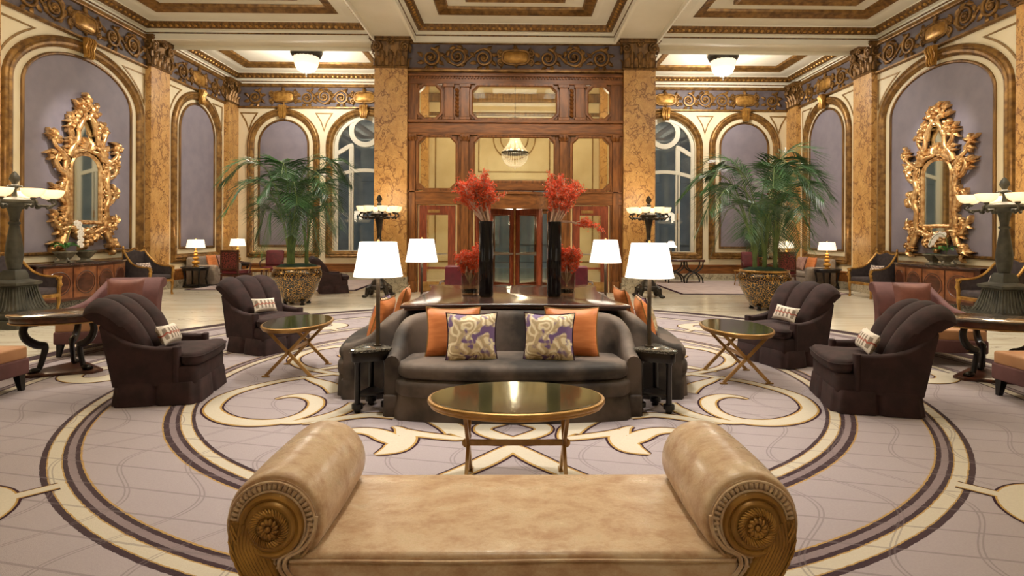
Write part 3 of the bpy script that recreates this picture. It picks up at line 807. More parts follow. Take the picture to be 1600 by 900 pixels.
# ================================================================== carpet
CC = Vector((0.0, 6.4, 0))
m = MB(); m.lathe([(0, .0), (6.2, .0), (6.2, .010), (6.16, .013), (0, .013)], 128); CPM = m
RIB = {0: MB(), 1: MB(), 2: MB()}; RZ = [0.0]
def ribbon(pts, widths, sub=6):
    """cream ribbon with gold and plum outlines; pts are carpet coordinates"""
    P = cat_rom([(p[0], p[1], w) for p, w in zip(pts, widths)], sub)
    for lvl, extra, z in ((0, .070, .0140), (1, .034, .0155), (2, 0, .0170)):
        for sx in (1, -1):
            for sy in (1, -1):
                L = []; Rr = []; RZ[0] += .000008; z_ = z + RZ[0] * .5
                for i, (x, y, w) in enumerate(P):
                    a = P[max(i - 1, 0)]; b = P[min(i + 1, len(P) - 1)]; t = Vector((b[0] - a[0], b[1] - a[1]))
                    if t.length < 1e-6: continue
                    t.normalize(); n = Vector((-t.y, t.x)); h = max(.004, w / 2) + (extra / 2 if w > .001 else extra / 3)
                    L.append((sx * (x + n.x * h), sy * (y + n.y * h), z_)); Rr.append((sx * (x - n.x * h), sy * (y - n.y * h), z_))
                vs = L + Rr; k = len(L)
                RIB[lvl].add(vs, [(i, i + 1, k + i + 1, k + i) for i in range(k - 1)])
def cpx(ox, oy, s, pts): return [tuple((fp(ox + x * s, oy + y * s) - CC)[:2]) for x, y in pts]
# comma loop beside the sofa (traced from its left-hand repeat)
ribbon(cpx(300, 570, .2, [(650, 281), (760, 258), (870, 256), (960, 285), (965, 335), (900, 390), (780, 435), (640, 462), (450, 468), (290, 445), (190, 402), (158, 350), (230, 275), (350, 222), (500, 180), (680, 140), (860, 112), (1045, 88), (1300, 60)]),
       [0, .06, .10, .12, .12, .11, .11, .13, .14, .14, .13, .12, .12, .11, .10, .09, .08, .07, .06])
ribbon(cpx(300, 570, .2, [(680, 470), (830, 460), (1000, 430), (1130, 395), (1230, 350), (1290, 310)]), [.02, .09, .11, .12, .12, .12])
ribbon(cpx(300, 570, .2, [(860, 478), (1050, 450), (1250, 420), (1420, 405), (1600, 420)]), [.0, .08, .09, .10, .10])
ribbon(cpx(560, 640, .1625, [(-330, 300), (-180, 240), (0, 220), (150, 235), (280, 285), (360, 330)]), [.0, .07, .10, .13, .16, .12])
ribbon(cpx(560, 640, .1625, [(480, 235), (450, 310), (360, 385), (260, 425), (160, 455)]), [.08, .16, .18, .10, 0])
ribbon(cpx(560, 640, .1625, [(330, 180), (395, 205), (440, 260)]), [0, .06, .12])
ribbon(cpx(560, 640, .1625, [(430, 240), (600, 258), (800, 282), (950, 297), (1040, 304)]), [.14, .09, .08, .06, 0])
ribbon(cpx(560, 640, .1625, [(850, 150), (930, 210), (1000, 265), (1040, 304)]), [.14, .16, .08, .0])
ribbon(cpx(560, 640, .1625, [(720, 120), (830, 180), (880, 250)]), [.10, .10, .05])
ribbon(cpx(560, 640, .1625, [(1500, 120), (1330, 155), (1220, 180), (1200, 220), (1290, 262), (1420, 298), (1530, 330)]), [.05, .10, .13, .12, .12, .10, .08])
ribbon(cpx(560, 640, .1625, [(1530, 350), (1420, 415), (1260, 500), (1090, 580), (900, 660), (650, 760), (380, 850)]), [.05, .12, .14, .13, .12, .10, .0])
ribbon(cpx(560, 640, .1625, [(1000, 310), (1200, 330), (1400, 345), (1530, 345)]), [.0, .04, .05, .05])
# shoots curling out beside the side sofas
ribbon([(-2.35, -.1), (-2.1, -.32), (-1.9, -.5), (-1.75, -.75)], [0, .10, .14, .14])
# leaf-shaped eyes between the two outer rings, eight around
for q in range(8):
    a = PI / 8 * 0 + q * PI / 4; ca, sa = math.cos(a), math.sin(a)
    for lvl, e, z in ((0, .026, .0145), (1, .011, .0160), (2, 0, .0175)):
        out = []; inn = []; RZ[0] += .000016; z = z - .0006 + RZ[0] * .5
        for k in range(40):
            t = 2 * PI * k / 40; u = .40 * math.cos(t); v = .40 * math.sin(t) * (1 - .12 * math.cos(t))
            r = 4.60 + u * (1 + e * 2.4); w_ = v * (1 + e * 2.4); out.append((r * ca - w_ * sa, r * sa + w_ * ca, z))
            r = 4.62 + (.15 - e) * math.cos(t); w_ = (.20 - e) * math.sin(t); inn.append((r * ca - w_ * sa, r * sa + w_ * ca, z))
        RIB[lvl].add(out + inn, [(i, (i + 1) % 40, 40 + (i + 1) % 40, 40 + i) for i in range(40)])
        st_ = []
        for r0, r1 in ((4.0, 4.26), (4.94, 5.09)):
            h = .04 + e; z += .00001; st_ = [(r0, -h), (r1, -h), (r1, h), (r0, h)]
            RIB[lvl].add([(r * ca - w_ * sa, r * sa + w_ * ca, z) for r, w_ in st_], [(0, 1, 2, 3)])
nf = [len(CPM.f)]
for lvl in range(3): CPM.add(RIB[lvl].v, RIB[lvl].f); nf.append(len(CPM.f))
o = CPM.build('carpet', CARPET, None, flat=True)
for mt in (PILED, PILEG, PILEC): o.data.materials.append(mt)
o.data.polygons.foreach_set('material_index', [sum(k >= a for a in nf[:3]) for k in range(nf[3])])
o.location = CC; tag(o, 'huge round lilac carpet with cream and plum rings inlaid in the marble floor', 'carpet')
for nm, x0, x1, y0, y1, lb in (('area_rug', -9.1, -4.35, 15.75, 19.3, 'pale rug under the sofa group by the back left windows'), ('area_rug', 4.45, 9.1, 15.0, 19.3, 'pale rug under the sofa group by the back right windows')):
    r = thing(nm, lb, 'rug', ((x0 + x1) / 2, (y0 + y1) / 2, 0)); w, d = x1 - x0, y1 - y0
    m = MB(); m.slab(rrect(w, d, .02, 1), .0, .010, .004, 2); m.build('plum_border', PILED, r)
    m = MB(); m.slab(rrect(w - .2, d - .2, .02, 1), .004, .013, .004, 2); m.build('rug_field', RUGM, r)

# ================================================================== foreground bench
def bench():
    y0, y1 = 2.03, 2.72; zc, rb, xb = .553, .176, .868
    r = thing('scroll_bench', 'long tan suede bench with two rolled bolster ends in the foreground', 'bench', (.006, (y0 + y1) / 2, 0))
    L = (y1 - y0) / 2
    m = MB(); m.slab(rrect(2 * xb - .11, 2 * L - .01, .03, 4), .40, .452, .022, 5, .014, r0=.004); m.build('seat', BENCH, r, 60)
    m = MB(); pth = [(p[0], p[1], .428 + .002 * math.sin(7 * p[0])) for p in sorted(rrect(2 * xb - .13, 2 * L + .004, .002, 1) and [(-xb + .07 + (2 * xb - .14) * k / 40, q_) for q_ in (-L - .002,) for k in range(41)])]; m.tube(pth, .006, 6); m.tube([(x_, -y_, z_) for x_, y_, z_ in pth], .006, 6); m.build('seat_piping', BENCH, r)
    m = MB(); m.slab(rrect(2 * xb - .11, 2 * L, .02, 3), .2, .424, .012, 3); m.build('seat_apron', BENCH, r, 60)
    m = MB(); m.slab(rrect(2 * xb - .14, 2 * L - .05, .02, 2), .16, .205, .01, 2); m.build('seat_rail', GILTW, r)
    for s in (-1, 1):
        cx = s * xb
        T = Matrix.Translation((cx, 0, zc)) @ Matrix.Rotation(PI / 2, 4, 'X')       # lathe axis to -Y
        m = MB(); pr = [(.0, -L - .005), (.06, -L - .003), (.12, -L + .008), (.158, -L + .03), (rb, -L + .075)]
        n = 10; pr += [(rb + .006 * math.sin(PI * k / n), -L + .075 + (2 * L - .125) * k / n) for k in range(1, n + 1)] + [(rb - .006, L - .035), (rb - .012, L - .03)]
        m.lathe(pr, 44, T=T); b = m.build('bolster', BENCH, r, 50)
        m = MB()
        for k in range(46):                                                        # ruched band round the gilt boss
            T2 = Matrix.Translation((cx, -L + .014, zc)) @ Matrix.Rotation(2 * PI * k / 46, 4, 'Y'); m.ball((.137, 0, 0), .0155, .012, .0082, 7, 4, T=T2)
        for rr in (.1545, .1205): m.tube([(cx + rr * math.cos(2 * PI * k / 48), -L + .008, zc + rr * math.sin(2 * PI * k / 48)) for k in range(49)], .0048, 6, False)
        m.lathe([(.12, L - .03), (.155, L - .03), (.158, L - .022), (.12, L - .014)], 40, T=T); m.build('ruched_trim', BENCH, b)
        m = MB(); m.lathe([(.117, L - .03), (.117, L - .004), (.112, L + .007), (.103, L + .011), (.094, L + .006), (.091, L + .003), (.088, L + .008), (.080, L + .013), (.04, L + .014), (0, L + .014)], 48, T=T); d = m.build('gilt_boss', GILTO, b, 30)
        m = MB()
        for r0, r1, nn, W in ((.044, .070, 36, .0042), (.014, .036, 12, .0075)):
            for k in range(nn):
                a = 2 * PI * k / nn; pts = []
                for j in range(5):
                    t = j / 4; rr = r0 + (r1 - r0) * t; an = a + .35 * t; pts.append((cx + rr * math.cos(an), -L - .014 - .006 * math.sin(PI * (.1 + .8 * t)), zc + rr * math.sin(an)))
                m.tube([(a_, b_ - .003, c_) for a_, b_, c_ in pts], [W * .6, W, W * 1.15, W * 1.1, W * .5], 6)
        m.tube([(cx + (.040 + .0000 * k) * math.cos(2 * PI * k / 40), -L - .016, zc + .040 * math.sin(2 * PI * k / 40)) for k in range(41)], .0035, 5, False)
        m.ball((cx, -L - .022, zc), .012); 
        m.build('rosette', GILTW, d, 60)
        # reeded cornucopia scroll that carries the boss and curls in under the seat
        for yy in (-1, 1):
            m = MB(); path = cat_rom([(cx + s * .075, .56), (cx + s * .085, .49), (cx + s * .062, .43), (cx + s * .03, .37), (cx - s * .015, .28), (cx - s * .03, .19), (cx - s * .0, .09), (cx + s * .05, .0)], 6)
            wd = [max(.03, .085 - .018 * abs(math.sin(PI * .9 * k / (len(path) - 1))) - .03 * (k / (len(path) - 1)) ** 3) for k in range(len(path))]
            N = 12
            rings = []
            for k, (x, z) in enumerate(path):
                a = path[max(k - 1, 0)]; c = path[min(k + 1, len(path) - 1)]; t = Vector((c[0] - a[0], c[1] - a[1])).normalized(); nn = Vector((-t.y, t.x))
                ring = []
                for j in range(N * 2 + 1):
                    q = -1 + j / N; rip = .0045 * (j % 2); ring.append((x + nn.x * wd[k] * q * .9, yy * (L - .012 + .022 * math.sqrt(max(0, 1 - q * q)) + rip), z + nn.y * wd[k] * q * .9))
                ring.append((x + nn.x * wd[k] * .9, yy * (L - .09), z + nn.y * wd[k] * .9)); ring.append((x - nn.x * wd[k] * .9, yy * (L - .09), z - nn.y * wd[k] * .9))
                rings.append(ring)
            m.loft(rings); sc = m.build('scroll_leg', GILTO, r, 25)
            if yy < 0:
                m = MB()
                for k in range(9):
                    t = k / 8; i = int(t * (len(path) * .55)); x, z = path[i]
                    m.tube([(x + s * .062, -L - .004, z - .0), (x + s * .048, -L - .014, z - .02), (x + s * .034, -L - .012, z - .05)], [.004, .006, .002], 5)
                m.build('feather_carving', GILTO, sc, 60)
                pth = [(cx - s * a_, -L + .01 - .016 * min(1, k_ / 2), .553 + b_) for k_, (a_, b_) in enumerate(((.158, .03), (.15, -.03), (.115, -.078), (.065, -.105), (.052, -.135), (.07, -.17), (.12, -.215), (.17, -.26)))]
                m = MB(); m.tube(cat_rom(pth, 5), .0075, 6); m.tube([(x_ + s * .022, y_ + .004, z_ - .004) for x_, y_, z_ in cat_rom(pth, 5)], .0065, 6); m.build('gimp_cord', BENCH, r)
bench()

# ================================================================== oval tables
def oval_table(label, loc, rz, top_mat):
    r = thing('oval_cocktail_table', label, 'table', loc, rz)
    a, b, h = .555, .365, .57
    m = MB(); m.slab(ell(a, b, 56), h - .035, h - .004, .012, 3); m.slab(ell(a - .015, b - .015, 56), h - .055, h - .03, .008, 2)
    m.build('brass_rim', BRASS, r)
    m = MB(); m.slab(ell(a - .022, b - .022, 56), h - .012, h, .002, 1); m.build('glass_top', top_mat, r)
    for s in (-1, 1):
        x = s * .3; f = MB()
        for q in (-1, 1):
            A, B = Vector((x, q * .245, .012)), Vector((x, -q * .245, h - .045)); w = .017
            n = (B - A).normalized().cross(Vector((1, 0, 0))) * w
            f.loft([[tuple(P + n + Vector((e * .011, 0, 0))) for e in (-1, 1)] + [tuple(P - n + Vector((e * .011, 0, 0))) for e in (1, -1)] for P in (A, B)])
            f.box(x - .016, x + .016, q * .245 - .04, q * .245 + .04, 0, .014)
        f.ball((x + s * .012, 0, h / 2 - .01), .03, .012, .03)
        f.build('crossed_leg', BRASS, r, bevel=.003)
    f = MB(); f.box(-.3, .3, -.010, .010, .26, .295); f.build('stretcher', BRASS, r, bevel=.003)
    return r
oval_table('oval glass and brass table standing in front of the front sofa, right behind the bench', (.02, 3.55, .0135), 0, GLASST)
oval_table('oval brass table with crossed legs between left aubergine armchairs and grey sofa', (-2.475, 6.56, .0135), PI / 2, GLASST)
oval_table('oval brass table with crossed legs between right aubergine armchairs and grey sofa', (2.475, 6.28, .0135), PI / 2, GLASST)

# ================================================================== the round sofa group
SC = Vector((0.0, 6.53, .0135))
def sofa(label, rz):
    r = thing('curved_sofa', label, 'sofa', SC, rz, 'velvet sofas around the centre table')
    def front(hw, y0, y1, rc, n=24):
        P = []
        for k in range(n + 1):
            x = -hw + 2 * hw * k / n; e = max(0, abs(x) - (hw - rc)) / rc
            P.append((x, y0 + (y1 - y0) * (x / hw) ** 2 + rc * .8 * (1 - math.sqrt(max(0, 1 - e * e)))))
        return P
    back = [(.97, -1.18), (.6, -1.1), (0, -1.06), (-.6, -1.1), (-.97, -1.18)]
    m = MB(); m.slab(front(1.03, -1.82, -1.70, .16) + [(1.0, -1.45)] + back + [(-1.0, -1.45)], .335, .475, .065, 6, .018); m.build('seat_cushion', VELG, r, 60)
    m = MB(); m.slab(front(1.045, -1.83, -1.71, .16) + back, .185, .345, .055, 5); m.build('seat_base', VELG, r, 60)
    m = MB(); pf = front(1.05, -1.825, -1.70, .14) + back
    rings = []
    for z, e in ((0.0, 1.012), (.1, 1.005), (.19, .985), (.21, .97)): rings.append([(x * e, -1.3 + (y + 1.3) * e, z) for x, y in pf])
    m.loft(rings); m.build('skirt', VELG, r, 50)
    half = [(-1.05, -1.62, .525, .13, 0), (-1.05, -1.52, .535, .135, 0), (-1.045, -1.38, .61, .14, .01), (-1.03, -1.27, .73, .12, .03), (-.96, -1.16, .81, .14, .07), (-.78, -1.07, .835, .15, .12), (-.4, -1.02, .84, .15, .14), (0, -1.0, .84, .15, .14)]
    full = half + [(-x, y, h, t, l) for x, y, h, t, l in half[-2::-1]]
    P = cat_rom(full, 5); rings = []
    for i, (x, y, h, t, le) in enumerate(P):
        a = P[max(i - 1, 0)]; b = P[min(i + 1, len(P) - 1)]; d = Vector((b[0] - a[0], b[1] - a[1])).normalized(); n = Vector((d.y, -d.x))
        def q(o, z): return (x + n.x * o, y + n.y * o, z)
        rr = t * .5; sec = [q(-t / 2 - .01, .0), q(-t / 2, .3), q(-t / 2, h - rr)]
        for k in range(1, 6): an = PI * k / 6; sec.append(q(-rr * math.cos(an), h - rr + rr * math.sin(an)))
        sec += [q(t / 2, h - rr), q(t / 2 + le * .45, (h + .4) / 2), q(t / 2 + le, .38), q(t / 2 + le, .02)]
        rings.append(sec)
    m = MB(); m.loft(rings); m.build('wrapped_back', VELG, r, 55)
    for s in (-1, 1):
        m = MB(); m.slab(rrect(.145, .12, .03, 3, s * 1.05, -1.585), .0, .19, .015, 2); m.build('corner_skirt', VELG, r, 60)
    return r
sofa('grey velvet curved sofa facing the bench, two orange and two patterned pillows', 0)
sofa('grey velvet curved sofa on the left of the round group, facing the left wall', -PI / 2)
sofa('grey velvet curved sofa on the right of the round group, facing the right wall', PI / 2)
sofa('grey velvet curved sofa at the back of the round group, facing the entrance', PI)
# centre table
r = thing('centre_table', 'low dark polished table with concave sides enclosed by the four sofas', 'table', SC)
Q = []
for q in range(4):
    a = q * PI / 2; c_, s_ = math.cos(a), math.sin(a)
    for k in range(12):
        t = -1 + 2 * k / 12; x, y = 1.08 * t, -1.0 - .13 * abs(t) ** 2.2 + .0
        Q.append((x * c_ - y * s_, x * s_ + y * c_))
m = MB(); m.slab(Q, .868, .9, .01, 3); m.build('table_top', WOODT, r)
m = MB(); m.slab([(x * .97, y * .97) for x, y in Q], .845, .87, .006, 2); m.build('top_edge', MAHOG, r)
m = MB(); m.slab(rrect(1.3, 1.3, .1), 0, .85, .01, 2); m.build('pedestal', MAHOG, r)

PB = 'pillows on the velvet sofas'
def seat_pillow(label, px, y, zc, w, h, t, mt, rz=0, tilt=-.22, pipe=None, roll=0):
    d = y; x = fp(px, 500, 0); k = ray(px, 520); xx = k.x / k.y * d
    return pillow(label, w, h, t, mt, (xx, d, zc), rz, tilt, pipe, roll)
seat_pillow('plain orange silk pillow at the left end of the front sofa, behind a patterned one', 708, 5.17, .70, .50, .46, .14, ORANGE, .06, -.25, GOLDP)
seat_pillow('plain orange silk pillow at the right end of the front sofa, behind a patterned one', 893, 5.17, .70, .50, .46, .14, ORANGE, -.06, -.25, GOLDP)
seat_pillow('purple and cream patterned pillow leaning on the left orange pillow of the front sofa', 737, 4.99, .685, .455, .44, .14, IKAT, .08, -.3, PILED)
seat_pillow('purple and cream patterned pillow leaning on the right orange pillow of the front sofa', 858, 4.99, .685, .455, .44, .14, IKAT, -.1, -.3, PILED)
# pillows on the side sofas (their backs run along Y)
for s, tx in ((-1, 'left'), (1, 'right')):
    for k, (yy, mt, lab, wv) in enumerate(((5.95, ORANGE, 'orange pillow on the %s grey sofa, at its end nearest the front sofa', .5), (6.3, IKAT, 'patterned pillow beside orange ones on the %s grey sofa', .44), (7.05, ORANGE, 'orange pillow on the %s grey sofa, at its end nearest the entrance', .48))):
        pillow(lab % tx, wv, .46 if mt is ORANGE else .42, .14, mt, (s * (1.38 + .10 * (k == 1)), yy, .71), s * PI / 2 + .1 * (k - 1), -.3, GOLDP if mt is ORANGE else PILED)

# corner tables and lamps
def corner_table(label, x, y, rz):
    r = thing('corner_table', label, 'side table', (x, y, .0135), rz, 'marble corner tables between the sofas')
    P = []
    for (cx, cy, rr, a0, a1) in ((-.14, .05, .045, PI / 2, 7 * PI / 6), (0, -.16, .09, 7 * PI / 6, 11 * PI / 6), (.14, .05, .045, -PI / 6, PI / 2)):
        for k in range(7): a = a0 + (a1 - a0) * k / 6; P.append((cx + rr * math.cos(a), cy + rr * math.sin(a)))
    m = MB(); m.slab(P, .535, .56, .006, 2); m.build('marble_top', BLKM, r)
    m = MB(); m.slab([(x_ * .92, y_ * .92) for x_, y_ in P], .45, .535, .006, 2); m.build('apron', EBON, r)
    for lx, ly in ((0, -.18), (-.12, .04), (.12, .04)):
        m = MB(); m.lathe([(.022, .0), (.03, .01), (.03, .03), (.05, .035), (.05, .075), (.026, .08), (.024, .42), (.03, .43), (.03, .47)], 12, (lx, ly, 0), rib=.1, nr=12); m.build('leg', EBON, r)
    m = MB(); m.slab([(x_ * .7, y_ * .7) for x_, y_ in P], .14, .165, .006, 2); m.build('lower_shelf', EBON, r)
    return r
def stand_lamp(label, x, y):
    r = thing('table_lamp', label, 'lamp', (x, y, .5735), 0, 'white shaded lamps on the corner tables')
    m = MB(); m.slab(rrect(.07, .07, .01, 2), 0, .012, .004, 2); m.slab(rrect(.035, .035, .004, 2), .01, .03, .004, 2); m.build('base', BRONZ, r)
    m = MB(); m.box(-.016, .016, -.016, .016, .02, .70); m.build('pole', BRONZ, r, bevel=.002)
    m = MB(); m.lathe([(.221, .632), (.166, .945)], 40); m.lathe([(.217, .633), (.163, .944)], 40)
    for rr, z in ((.2215, .632), (.1665, .945)): m.tube([(rr * math.cos(2 * PI * k / 40), rr * math.sin(2 * PI * k / 40), z) for k in range(41)], .003, 5)
    q = MB(); q.loft([[( rr * math.cos(2 * PI * k / 40), rr * math.sin(2 * PI * k / 40), z) for k in range(40)] for rr, z in ((.221, .632), (.2, .735), (.166, .945), (.162, .944), (.196, .735), (.217, .633))], True, False, False); q.build('lamp_shade', SHADE, r)
    m = MB(); m.lathe([(.006, .69), (.006, .95), (.012, .955), (.012, .967), (0, .972)], 10); m.build('finial', BRASS, r)
    m = MB(); m.box(-.163, .163, -.003, .003, .93, .936); m.box(-.003, .003, -.163, .163, .93, .936); m.build('shade_spider', BRASS, r)
    return r
CT = ((-1.235, 5.18, 0, 'left of the front sofa'), (1.24, 5.16, 0, 'right of the front sofa'), (-1.27, 7.83, PI, 'left of the back sofa'), (1.27, 7.83, PI, 'right of the back sofa'))
for x, y, rz, w in CT:
    q = math.atan2(y - SC.y, x - SC.x)
    corner_table('small marble topped dark corner table with lamp, ' + w, x + .03 * math.cos(q), y + .03 * math.sin(q), q + PI / 2)
    stand_lamp('slim bronze lamp with glowing white drum shade, on corner table ' + w, x, y)

# vases and branches on the centre table
ZT_ = .9135
def branches(name, label, loc, n, hgt, spread, lean, seed, drop=None, r_in=.05):
    rg = random.Random(seed); r = thing(name, label, 'branches', loc)
    st, lf = MB(), MB()
    def leafy(p, d, L, lvl):
        q = [p + d * L * t + Vector((rg.uniform(-.02, .02), rg.uniform(-.02, .02), rg.uniform(-.01, .02))) * (t > 0) for t in (0, .35, .7, 1)]
        st.tube([tuple(x) for x in q], [.006 / (lvl + .4), .005 / (lvl + .4), .0035 / (lvl + .4), .0015], 4, False)
        if lvl >= 1:
            for k in range(10 if lvl == 2 else 6):
                t = rg.random(); c = q[0].lerp(q[3], t) + Vector((rg.gauss(0, .012), rg.gauss(0, .012), rg.gauss(0, .012)))
                a = Vector((rg.gauss(0, 1), rg.gauss(0, 1), rg.gauss(0, 1))).normalized(); b = a.orthogonal().normalized(); s = rg.uniform(.0075, .0125)
                lf.add([tuple(c + a * s * 1.5), tuple(c + b * s * .7), tuple(c - a * s * 1.2), tuple(c - b * s * .7), tuple(c + a.cross(b) * s * .6)], [(0, 1, 4), (1, 2, 4), (2, 3, 4), (3, 0, 4)])
        if lvl < 2:
            for k in range(8 if lvl == 0 else 6):
                t = rg.uniform(.30 if lvl == 0 else .1, 1); base = q[0].lerp(q[3], t)
                dd = (d + Vector((rg.gauss(0, .55), rg.gauss(0, .55), rg.gauss(.12, .4)))).normalized()
                leafy(base, dd, L * rg.uniform(.26, .48) * (1.15 - .4 * t) if lvl == 0 else L * rg.uniform(.35, .6), lvl + 1)
    for k in range(n):
        a = 2 * PI * k / n + rg.uniform(-.3, .3); b = Vector((r_in * math.cos(a), r_in * math.sin(a), 0)) * rg.uniform(.3, 1)
        d = Vector((lean + spread * math.cos(a) * rg.uniform(.3, 1), spread * math.sin(a) * rg.uniform(.2, .8), 1)).normalized()
        p0 = b + Vector((0, 0, 0)); st.tube([tuple(-b * .3 - Vector((0, 0, hgt * .22))), tuple(b)], [.006, .007], 5)
        leafy(p0, d, hgt * rg.uniform(.72, 1.0), 0)
    if drop: leafy(Vector((.03, 0, .02)), Vector(drop).normalized(), hgt * .95, 0)
    st.build('stems', TWIG, r); o = lf.build('coral_leaves', REDL, r, flat=True); return r
VX = ((-.295, 6.07), (.435, 6.10))
for (x, y), tx, rv in zip(VX, ('left', 'right'), ('leaning left', 'leaning right')):
    r = thing('tall_vase', 'tall fluted black vase at the %s on the centre table' % tx, 'vase', (x, y, ZT_))
    m = MB(); m.lathe([(.074, 0), (.078, .012), (.076, .03), (.074, .05)], 48); m.build('foot', VGLASS, r)
    m = MB(); m.lathe([(.06, .008), (.073, .03), (.073, .81), (.070, .816), (.064, .81), (.064, .5)], 72, rib=.05, nr=24); m.build('fluted_body', BLACK, r, 60)
branches('tall_branches', 'coral red branches in the left tall black vase, leaning left', (VX[0][0], VX[0][1], ZT_ + .80), 13, .43, .42, -.38, 3)
branches('tall_branches', 'coral red branches in the right tall black vase, one shoot drooping right', (VX[1][0], VX[1][1], ZT_ + .80), 13, .43, .42, .28, 5, drop=(.95, -.1, -.1))
for x, y, tx, sd in ((-.49, 6.38, 'left', 11), (.60, 6.42, 'right', 12)):
    r = thing('glass_vase', 'squat clear glass vase behind the %s tall black vase' % tx, 'vase', (x, y, ZT_))
    m = MB(); m.lathe([(.09, 0), (.098, .008), (.10, .25), (.094, .25), (.092, .02), (0, .016)], 32); m.build('glass_body', VGLASS, r)
    m = MB()
    for k in range(60):
        a = k * 2.4; rr = .08 * math.sqrt((k % 20 + .5) / 20); m.ball((rr * math.cos(a), rr * math.sin(a), .026 + .014 * (k // 20)), .013, .012, .009, 5, 4)
    o = m.build('pebbles', SOIL, r); o['kind'] = 'stuff'
    branches('short_branches', 'short coral red branches in the %s squat glass vase' % tx, (x, y, ZT_ + .16), 9, .30, .36, -.10 if x < 0 else .10, sd, r_in=.03)

# ================================================================== aubergine club chairs
def club_chair(label, loc, rz):
    r = thing('club_chair', label, 'armchair', loc, rz, 'aubergine velvet club chairs')
    hw = .40
    # channelled scroll back: profile (y, z, half width) from the seat up the front, over the roll and down behind
    prof = [(y_ - .11, z_, w_) for y_, z_, w_ in [(.16, .36, .31), (.19, .50, .33), (.26, .66, .36), (.34, .78, .39), (.42, .865, .41), (.50, .915, .415), (.57, .925, .41), (.63, .90, .40), (.645, .855, .395), (.60, .815, .395), (.52, .765, .395), (.445, .64, .39), (.395, .48, .385), (.37, .32, .38), (.362, .2, .38)]]
    P = cat_rom(prof, 3); nx = 48; rings = []
    for i, (y, z, w) in enumerate(P):
        ring = []
        f = max(0, min(1, (24 - i) / 6)); ty, tz = (P[min(i + 1, len(P) - 1)][0] - P[max(i - 1, 0)][0], P[min(i + 1, len(P) - 1)][1] - P[max(i - 1, 0)][1])
        L = math.hypot(ty, tz) or 1; ny, nz = -tz / L, ty / L
        for k in range(nx + 1):
            u = -1 + 2 * k / nx; bul = .058 * abs(math.cos(u * PI * 1.5)) ** .42 * f; edge = -.03 * abs(u) ** 6
            wrap = -.05 * u * u * f
            ring.append((w * u, y + ny * (bul + edge) + wrap * .8, z + nz * (bul + edge) - .035 * abs(u) ** 3 * (z > .75)))
        rings.append(ring)
    m = MB(); m.loft(rings, False); 
    # close the sides of the back
    n = nx + 1; N = len(P)
    for e in (0, nx):
        o = len(m.v); c = [(r_[e]) for r_ in rings]; m.add(c, [tuple(range(N)) if e else tuple(range(N - 1, -1, -1))])
    m.build('channelled_back', VELP, r, 50)
    for s in (-1, 1):
        # arm: sweeps down from the back to a low front post
        top = cat_rom([(.37, .75), (.27, .665), (.16, .59), (.04, .55), (-.10, .53), (-.26, .525)], 5)
        th = .075; rings = []
        for y, z in top:
            xo = s * (hw + .0); q = []
            for k in range(7): a = PI * k / 6; q.append((xo - s * th / 2 + math.cos(a) * th / 2, y, z - .03 + .03 * math.sin(a)))
            q += [(xo - s * th / 2 - th / 2, min(y, .26), .18), (xo - s * th / 2 + th / 2, min(y, .26), .18)]
            rings.append(q)
        m = MB(); m.loft(rings); a = m.build('arm', VELP, r, 50)
        m = MB(); m.slab([(s * hw - s * th * .5 + x_, -.255 + y_) for x_, y_ in rrect(th + .012, .06, .02, 3)], .19, .53, .012, 3); m.build('arm_front', VELP, a, 60)
    T = [(-.32, .2), (-.32, -.27), (-.375, -.30), (-.40, -.36), (-.385, -.44), (-.3, -.475), (0, -.49), (.3, -.475), (.385, -.44), (.40, -.36), (.375, -.30), (.32, -.27), (.32, .2)]
    m = MB(); m.slab(T, .345, .47, .05, 5, .02); m.build('seat_cushion', VELP, r, 60)
    pth = [(x * 1.0, y, .435) for x, y in T[1:12]]; m = MB(); m.tube(cat_rom(pth, 3), .006, 5); m.build('cushion_piping', VELP, r)
    B = rrect(.815, .72, .07, 4, 0, -.09)
    m = MB(); m.slab([(x * .97, -.09 + (y + .09) * .97) for x, y in B], .17, .35, .03, 3); m.build('seat_base', VELP, r, 60)
    # kick pleat skirt
    per = []
    for i in range(len(B)):
        a, b = Vector(B[i]), Vector(B[(i + 1) % len(B)]); n_ = max(1, int((b - a).length / .018))
        for k in range(n_): per.append(a.lerp(b, k / n_))
    def pleat(p):
        d = min(abs(p.x), .9); q = 0
        for c in ((0, -.45), (0, .27), (-.4, -.09), (.4, -.09), (-.375, -.42), (.375, -.42), (.375, .24), (-.375, .24)):
            e = math.hypot(p.x - c[0], p.y - c[1]); q = max(q, math.exp(-(e / .026) ** 2))
        return q
    rings = []
    for z, fl in ((.004, 1.06), (.10, 1.03), (.198, 1.0), (.205, .985)):
        rings.append([(p.x * (fl - .085 * pleat(p)), -.09 + (p.y + .09) * (fl - .085 * pleat(p)), z) for p in per])
    m = MB(); m.loft(rings); m.build('pleated_skirt', VELP, r, 50)
    return r
def lumbar_pillow(label, chair_loc, rz, off=(0, .02), roll=.05, mt=None, z=.60, tilt=-.45, w=.36, h=.2, name='lumbar_pillow', dz=0):
    R_ = Matrix.Rotation(rz, 3, 'Z'); p = R_ @ Vector((off[0], off[1], 0)) + Vector(chair_loc)
    return pillow(label, w, h, .12, mt or LUMB, (p.x, p.y, p.z + z + dz), rz, tilt, None, roll, name=name)
